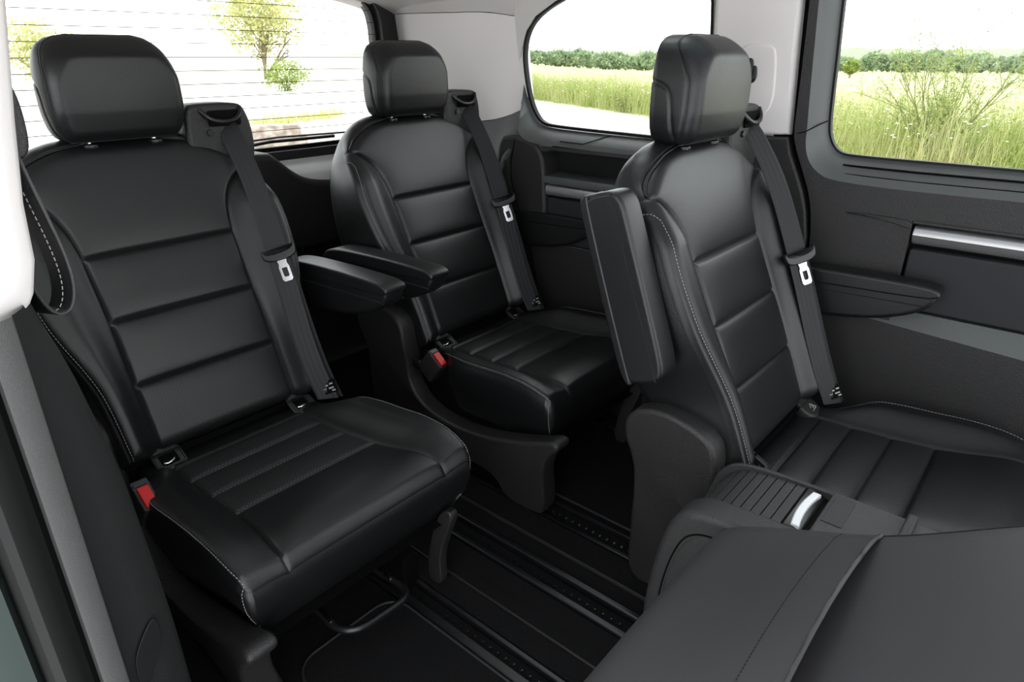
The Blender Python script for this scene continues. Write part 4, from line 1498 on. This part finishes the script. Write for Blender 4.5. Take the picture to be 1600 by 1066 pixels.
def blades(name, n, region, h0, h1, w, m, lean=.35, seed=1):
    g = np.random.default_rng(seed)
    pts = region(g, n)
    n = len(pts)
    h = h0 + (h1 - h0) * g.uniform(0, 1, n)**2.6
    a = g.uniform(0, 2 * math.pi, n)
    l = g.uniform(.05, lean, n)
    la = g.uniform(0, 2 * math.pi, n)
    bz = ground_z(pts[:, 0], pts[:, 1])
    V = np.zeros((n, 5, 3))
    cx, cy = np.cos(a) * w / 2, np.sin(a) * w / 2
    V[:, 0] = np.stack([pts[:, 0] - cx, pts[:, 1] - cy, bz], 1)
    V[:, 1] = np.stack([pts[:, 0] + cx, pts[:, 1] + cy, bz], 1)
    mx_, my_ = pts[:, 0] + np.cos(la) * l * h * .3, pts[:, 1] + np.sin(la) * l * h * .3
    V[:, 2] = np.stack([mx_ + cx * .8, my_ + cy * .8, bz + h * .6], 1)
    V[:, 3] = np.stack([mx_ - cx * .8, my_ - cy * .8, bz + h * .6], 1)
    V[:, 4] = np.stack([pts[:, 0] + np.cos(la) * l * h, pts[:, 1] + np.sin(la) * l * h, bz + h], 1)
    k = np.arange(n) * 5
    F1 = np.stack([k, k + 1, k + 2, k + 3], 1)
    F2 = np.stack([k + 3, k + 2, k + 4], 1)
    me = bpy.data.meshes.new(name)
    me.from_pydata(V.reshape(-1, 3).tolist(), [], F1.tolist() + F2.tolist())
    me.materials.append(MT[m])
    o = bpy.data.objects.new(name, me)
    COL.objects.link(o)
    return o


def meadow(g, n):
    n0, n = n, n * 2
    x = g.uniform(11.5, 34, n * 3)
    y = g.uniform(-1.5, 24, n * 3)
    a = np.degrees(np.arctan2(y, x))
    s = track(x, y)
    keep = (s > g.uniform(-.2, .5, n * 3)) & (a > -4) & (a < 47) & (s < .8 + 7 * g.uniform(0, 1, n * 3)**2)
    p = np.stack([x, y], 1)[keep]
    return p[:n0]


g1 = blades('meadow_grass', 46000, meadow, .16, 1.15, .012, 'grass', lean=.6, seed=3)
tag(g1, 'tall wild meadow grass growing beyond the track outside the side windows', 'grass', kind='stuff')


def weeds(name, n, seed, m, zmax, size):
    g = np.random.default_rng(seed)
    p = meadow(g, n)
    n = len(p)
    c = np.stack([p[:, 0], p[:, 1], ground_z(p[:, 0], p[:, 1]) + zmax * g.uniform(0, 1, n)**1.4], 1)
    a = g.normal(size=(n, 3))
    a /= np.linalg.norm(a, axis=1, keepdims=True)
    b_ = np.cross(a, g.normal(size=(n, 3)))
    b_ /= np.linalg.norm(b_, axis=1, keepdims=True)
    s_ = size * g.uniform(.5, 1.3, n)[:, None]
    V = np.stack([c - a * s_, c + b_ * s_ * .4, c + a * s_, c - b_ * s_ * .4], 1).reshape(-1, 3)
    k = np.arange(n) * 4
    me = bpy.data.meshes.new(name)
    me.from_pydata(V.tolist(), [], np.stack([k, k + 1, k + 2, k + 3], 1).tolist())
    me.materials.append(MT[m])
    o = bpy.data.objects.new(name, me)
    COL.objects.link(o)
    return o


tag(weeds('meadow_weeds', 26000, 13, 'leaves', .62, .045), 'leafy green weeds growing low among the tall meadow grass', 'weeds', kind='stuff')


def verge(g, n):
    y = g.uniform(11, 19, n * 3)
    x = y * g.uniform(.45, .72, n * 3)
    keep = np.abs(y - 16.2 - (x - 9) * .3) < .5
    return np.stack([x, y], 1)[keep][:n]


g2 = blades('verge_grass', 3500, verge, .10, .34, .02, 'leaves_glare', seed=5)
tag(g2, 'low yellow grass along the verge seen through the tailgate window', 'grass', kind='stuff')


def flowers(name, n, region, hmin, hmax, size, label, seed):
    g = np.random.default_rng(seed)
    pts = region(g, n)
    V, Fc = [], []
    for x, y in pts:
        z = float(ground_z(np.array(x), np.array(y))) + g.uniform(hmin, hmax)
        r = size * g.uniform(.6, 1.2)
        k = len(V)
        a0 = g.uniform(0, 6)
        tl = g.uniform(-.3, .3, 2)
        V.append((x, y, z + r * .3))
        for q in range(6):
            a = a0 + q * math.pi / 3
            V.append((x + r * math.cos(a), y + r * math.sin(a), z + r * (tl[0] * math.cos(a) + tl[1] * math.sin(a))))
        Fc += [(k, k + 1 + q, k + 1 + (q + 1) % 6) for q in range(6)]
    o = mesh(name, V, Fc, 'flower')
    tag(o, label, 'flowers', kind='stuff')


flowers('white_flowers', 1300, lambda g, n: meadow(g, n), .35, .95, .03, 'small white wild flowers scattered through the meadow grass', 8)


def leaf_cloud(n, rx, ry, rz, size, seed, z0=0.0, shell=.5):
    """quads scattered through an ellipsoid crown"""
    g = np.random.default_rng(seed)
    d = g.normal(size=(n, 3))
    d /= np.linalg.norm(d, axis=1, keepdims=True)
    r = g.uniform(shell, 1, n)**.6
    lob = 1 + .22 * np.sin(3 * d[:, 0] * 3 + seed) * np.cos(4 * d[:, 2] + d[:, 1] * 3)
    c = d * (r * lob)[:, None] * np.array([rx, ry, rz]) + np.array([0, 0, z0])
    a = g.normal(size=(n, 3))
    a /= np.linalg.norm(a, axis=1, keepdims=True)
    b_ = np.cross(a, g.normal(size=(n, 3)))
    b_ /= np.linalg.norm(b_, axis=1, keepdims=True)
    s = size * g.uniform(.6, 1.3, n)[:, None]
    V = np.stack([c - a * s, c + b_ * s * .5, c + a * s, c - b_ * s * .5], 1).reshape(-1, 3)
    k = np.arange(n) * 4
    return V, np.stack([k, k + 1, k + 2, k + 3], 1)


def plain(name, V, Fc, m, parent=None):
    me = bpy.data.meshes.new(name)
    me.from_pydata(np.asarray(V).tolist(), [], [tuple(f) for f in np.asarray(Fc).tolist()])
    me.materials.append(MT[m])
    o = bpy.data.objects.new(name, me)
    COL.objects.link(o)
    if parent:
        o.parent = parent
    return o


def branches(parent, n, height, spread, r0, seed, m='twig', levels=2, leaf=None, nleaf=0, leafsize=.03):
    g = np.random.default_rng(seed)
    V, Fc, tips = [], [], []

    def limb(p, d, L, r, lev):
        nonlocal V, Fc
        pts = [p]
        q = p.copy()
        dd = d.copy()
        for k in range(5):
            dd = dd + g.normal(size=3) * .12 + np.array([0, 0, .04])
            dd /= np.linalg.norm(dd)
            q = q + dd * L / 5
            pts.append(q.copy())
        v, f = tube_data(pts, np.linspace(r, r * .4, 6), 4)
        k = len(V)
        V += v
        Fc += [tuple(i + k for i in t) for t in f]
        tips.extend(pts[2:])
        if lev > 0:
            for _ in range(4):
                i = g.integers(1, 5)
                nd = dd + g.normal(size=3) * .55
                nd[2] = abs(nd[2]) * .9 + .1
                limb(pts[i], nd / np.linalg.norm(nd), L * g.uniform(.35, .6), r * .55, lev - 1)
    for i in range(n):
        a = g.uniform(0, 2 * math.pi)
        s = g.uniform(.1, spread)
        d = np.array([math.cos(a) * s, math.sin(a) * s, 1.0])
        limb(np.array([math.cos(a) * .05, math.sin(a) * .05, 0]), d / np.linalg.norm(d), height * g.uniform(.7, 1.05), r0, levels)
    me = plain('branches', np.array(V), [list(f) for f in Fc] if False else [f for f in Fc if len(f) == 4], m, parent)
    if leaf:
        T = np.array(tips)
        idx = g.integers(0, len(T), nleaf)
        c = T[idx] + np.clip(g.normal(size=(nleaf, 3)), -1.5, 1.5) * leafsize * 1.3
        a = g.normal(size=(nleaf, 3))
        a /= np.linalg.norm(a, axis=1, keepdims=True)
        b_ = np.cross(a, g.normal(size=(nleaf, 3)))
        b_ /= np.linalg.norm(b_, axis=1, keepdims=True)
        s_ = leafsize * g.uniform(.5, 1.2, nleaf)[:, None]
        Vq = np.stack([c - a * s_, c + b_ * s_ * .45, c + a * s_, c - b_ * s_ * .45], 1).reshape(-1, 3)
        k = np.arange(nleaf) * 4
        lo = plain('foliage', Vq, np.stack([k, k + 1, k + 2, k + 3], 1), leaf, parent)
        lo['kind'] = 'stuff'


def gpos(x, y):
    return (x, y, float(ground_z(np.array(x), np.array(y))))


bush = empty('wild_bush', gpos(13.9, 2.15))
tag(bush, 'sparse twiggy wild bush standing in the meadow outside the right window', 'bush')
branches(bush, 17, 1.75, .75, .013, 21, 'twig', 2, 'leaves', 4200, .024)
bush2 = empty('leafy_shrub', gpos(21.5, 10.3))
tag(bush2, 'small leafy shrub in the meadow seen left of the right seat headrest', 'bush')
branches(bush2, 10, 1.1, .8, .014, 22, 'twig', 2, 'leaves', 2600, .06)
bush3 = empty('blue_thistle', gpos(18.7, 11.5))
tag(bush3, 'wispy blue-green thistle plant at the edge of the track', 'plant')
branches(bush3, 9, .85, .7, .008, 23, 'twig', 1, 'grass', 900, .035)
lone = empty('round_tree', gpos(100, 27.2))
tag(lone, 'small round green tree alone in the field at the right window corner', 'tree')
tube('trunk', [(0, 0, 0), (0, 0, 1.2)], .12, 'bark', lone, 6)
V, Fc = leaf_cloud(500, 1.0, 1.0, .95, .22, 31, 1.4)
plain('crown', V, Fc, 'leaves', lone)['kind'] = 'stuff'

# wispy trees seen through the tailgate
tr1 = empty('tall_tree', gpos(27.5, 47))
tag(tr1, 'tall tree with glare-paled leaves standing behind the van in the tailgate window', 'tree')
branches(tr1, 5, 4.6, .75, .11, 41, 'bark', 2)
V, Fc = leaf_cloud(3600, 3.0, 3.0, 2.8, .16, 42, 4.3, .1)
plain('crown', V, Fc, 'leaves_glare', tr1)['kind'] = 'stuff'
tr2 = empty('round_shrub', gpos(19.2, 31))
tag(tr2, 'low rounded shrub beside a thin pole in the tailgate window', 'bush')
branches(tr2, 8, .8, .8, .02, 43, 'twig', 1)
V, Fc = leaf_cloud(1500, 1.15, 1.15, .75, .07, 44, .75, .2)
plain('foliage', V, Fc, 'leaves', tr2)['kind'] = 'stuff'
tr3 = empty('small_tree', gpos(14.2, 49))
tag(tr3, 'small glare-paled tree at the left edge of the tailgate window', 'tree')
branches(tr3, 5, 2.2, .7, .06, 45, 'bark', 1)
V, Fc = leaf_cloud(1300, 2.0, 2.0, 1.7, .15, 46, 2.0, .1)
plain('crown', V, Fc, 'leaves_glare', tr3)['kind'] = 'stuff'
pole = empty('thin_pole', gpos(19.6, 30.4))
tag(pole, 'thin pale pole standing by the low rounded shrub', 'pole')
tube('shaft', [(0, 0, 0), (0, 0, .8), (0, 0, 1.75)], .03, 'white_plastic', pole, 8)
tube('cap', [(0, 0, 1.74), (0, 0, 1.80)], .04, 'white_plastic', pole, 8)
cb = empty('concrete_block', gpos(6.95, 11.9))
tag(cb, 'weathered concrete block lying on pale ground behind the van', 'block')
cb.rotation_euler.z = math.radians(-32)
slab('block', rect(-.52, .52, -.2, .2, .02), 0, .44, XY, 'concrete', cb, r=.03)
slab('block_step', rect(.30, .62, -.22, .16, .02), 0, .26, XY, 'concrete', cb, r=.02)

# far tree line: a few crown shapes shared by many trees
proto = []
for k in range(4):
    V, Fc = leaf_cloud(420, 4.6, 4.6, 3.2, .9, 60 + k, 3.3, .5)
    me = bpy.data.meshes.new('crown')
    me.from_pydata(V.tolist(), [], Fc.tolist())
    me.materials.append(MT['tree_far_hazy'])
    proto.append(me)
g = np.random.default_rng(77)
for i in range(56):
    a = math.radians(-6 + 50 * (i + g.uniform(-.2, .2)) / 56)
    r = 285 + 40 * (i % 2) + g.uniform(-3, 3)
    x, y = r * math.cos(a), r * math.sin(a)
    t = bpy.data.objects.new('far_tree', None)
    COL.objects.link(t)
    t.location = gpos(x, y)
    s = g.uniform(.75, 1.15)
    t.scale = (s, s, s)
    t.rotation_euler.z = g.uniform(0, 6)
    tag(t, 'distant leafy tree in the tree line along the horizon', 'tree', 'trees of the distant tree line')
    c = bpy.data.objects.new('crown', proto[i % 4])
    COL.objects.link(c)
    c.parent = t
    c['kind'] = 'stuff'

# wooded hills behind
V, Fc = [], []
na, nr = 160, 10
for i in range(nr):
    for j in range(na):
        a = math.radians(-15 + 75 * j / (na - 1))
        r = 500 + i * 80
        hgt = (2.5 + 7 * (i / (nr - 1))**.7 * (1.1 + .35 * math.sin(a * 9) + .2 * math.sin(a * 23 + 1))) * float(sst(60, 44, math.degrees(a)))
        base = -9
        V.append((r * math.cos(a), r * math.sin(a), base + (hgt + 6) * (i / (nr - 1))**.8 + .8 * g.normal()))
for i in range(nr - 1):
    for j in range(na - 1):
        Fc.append((i * na + j, i * na + j + 1, (i + 1) * na + j + 1, (i + 1) * na + j))
hills = mesh('hills', V, Fc, 'tree_far_hazy')
tag(hills, kind='structure')
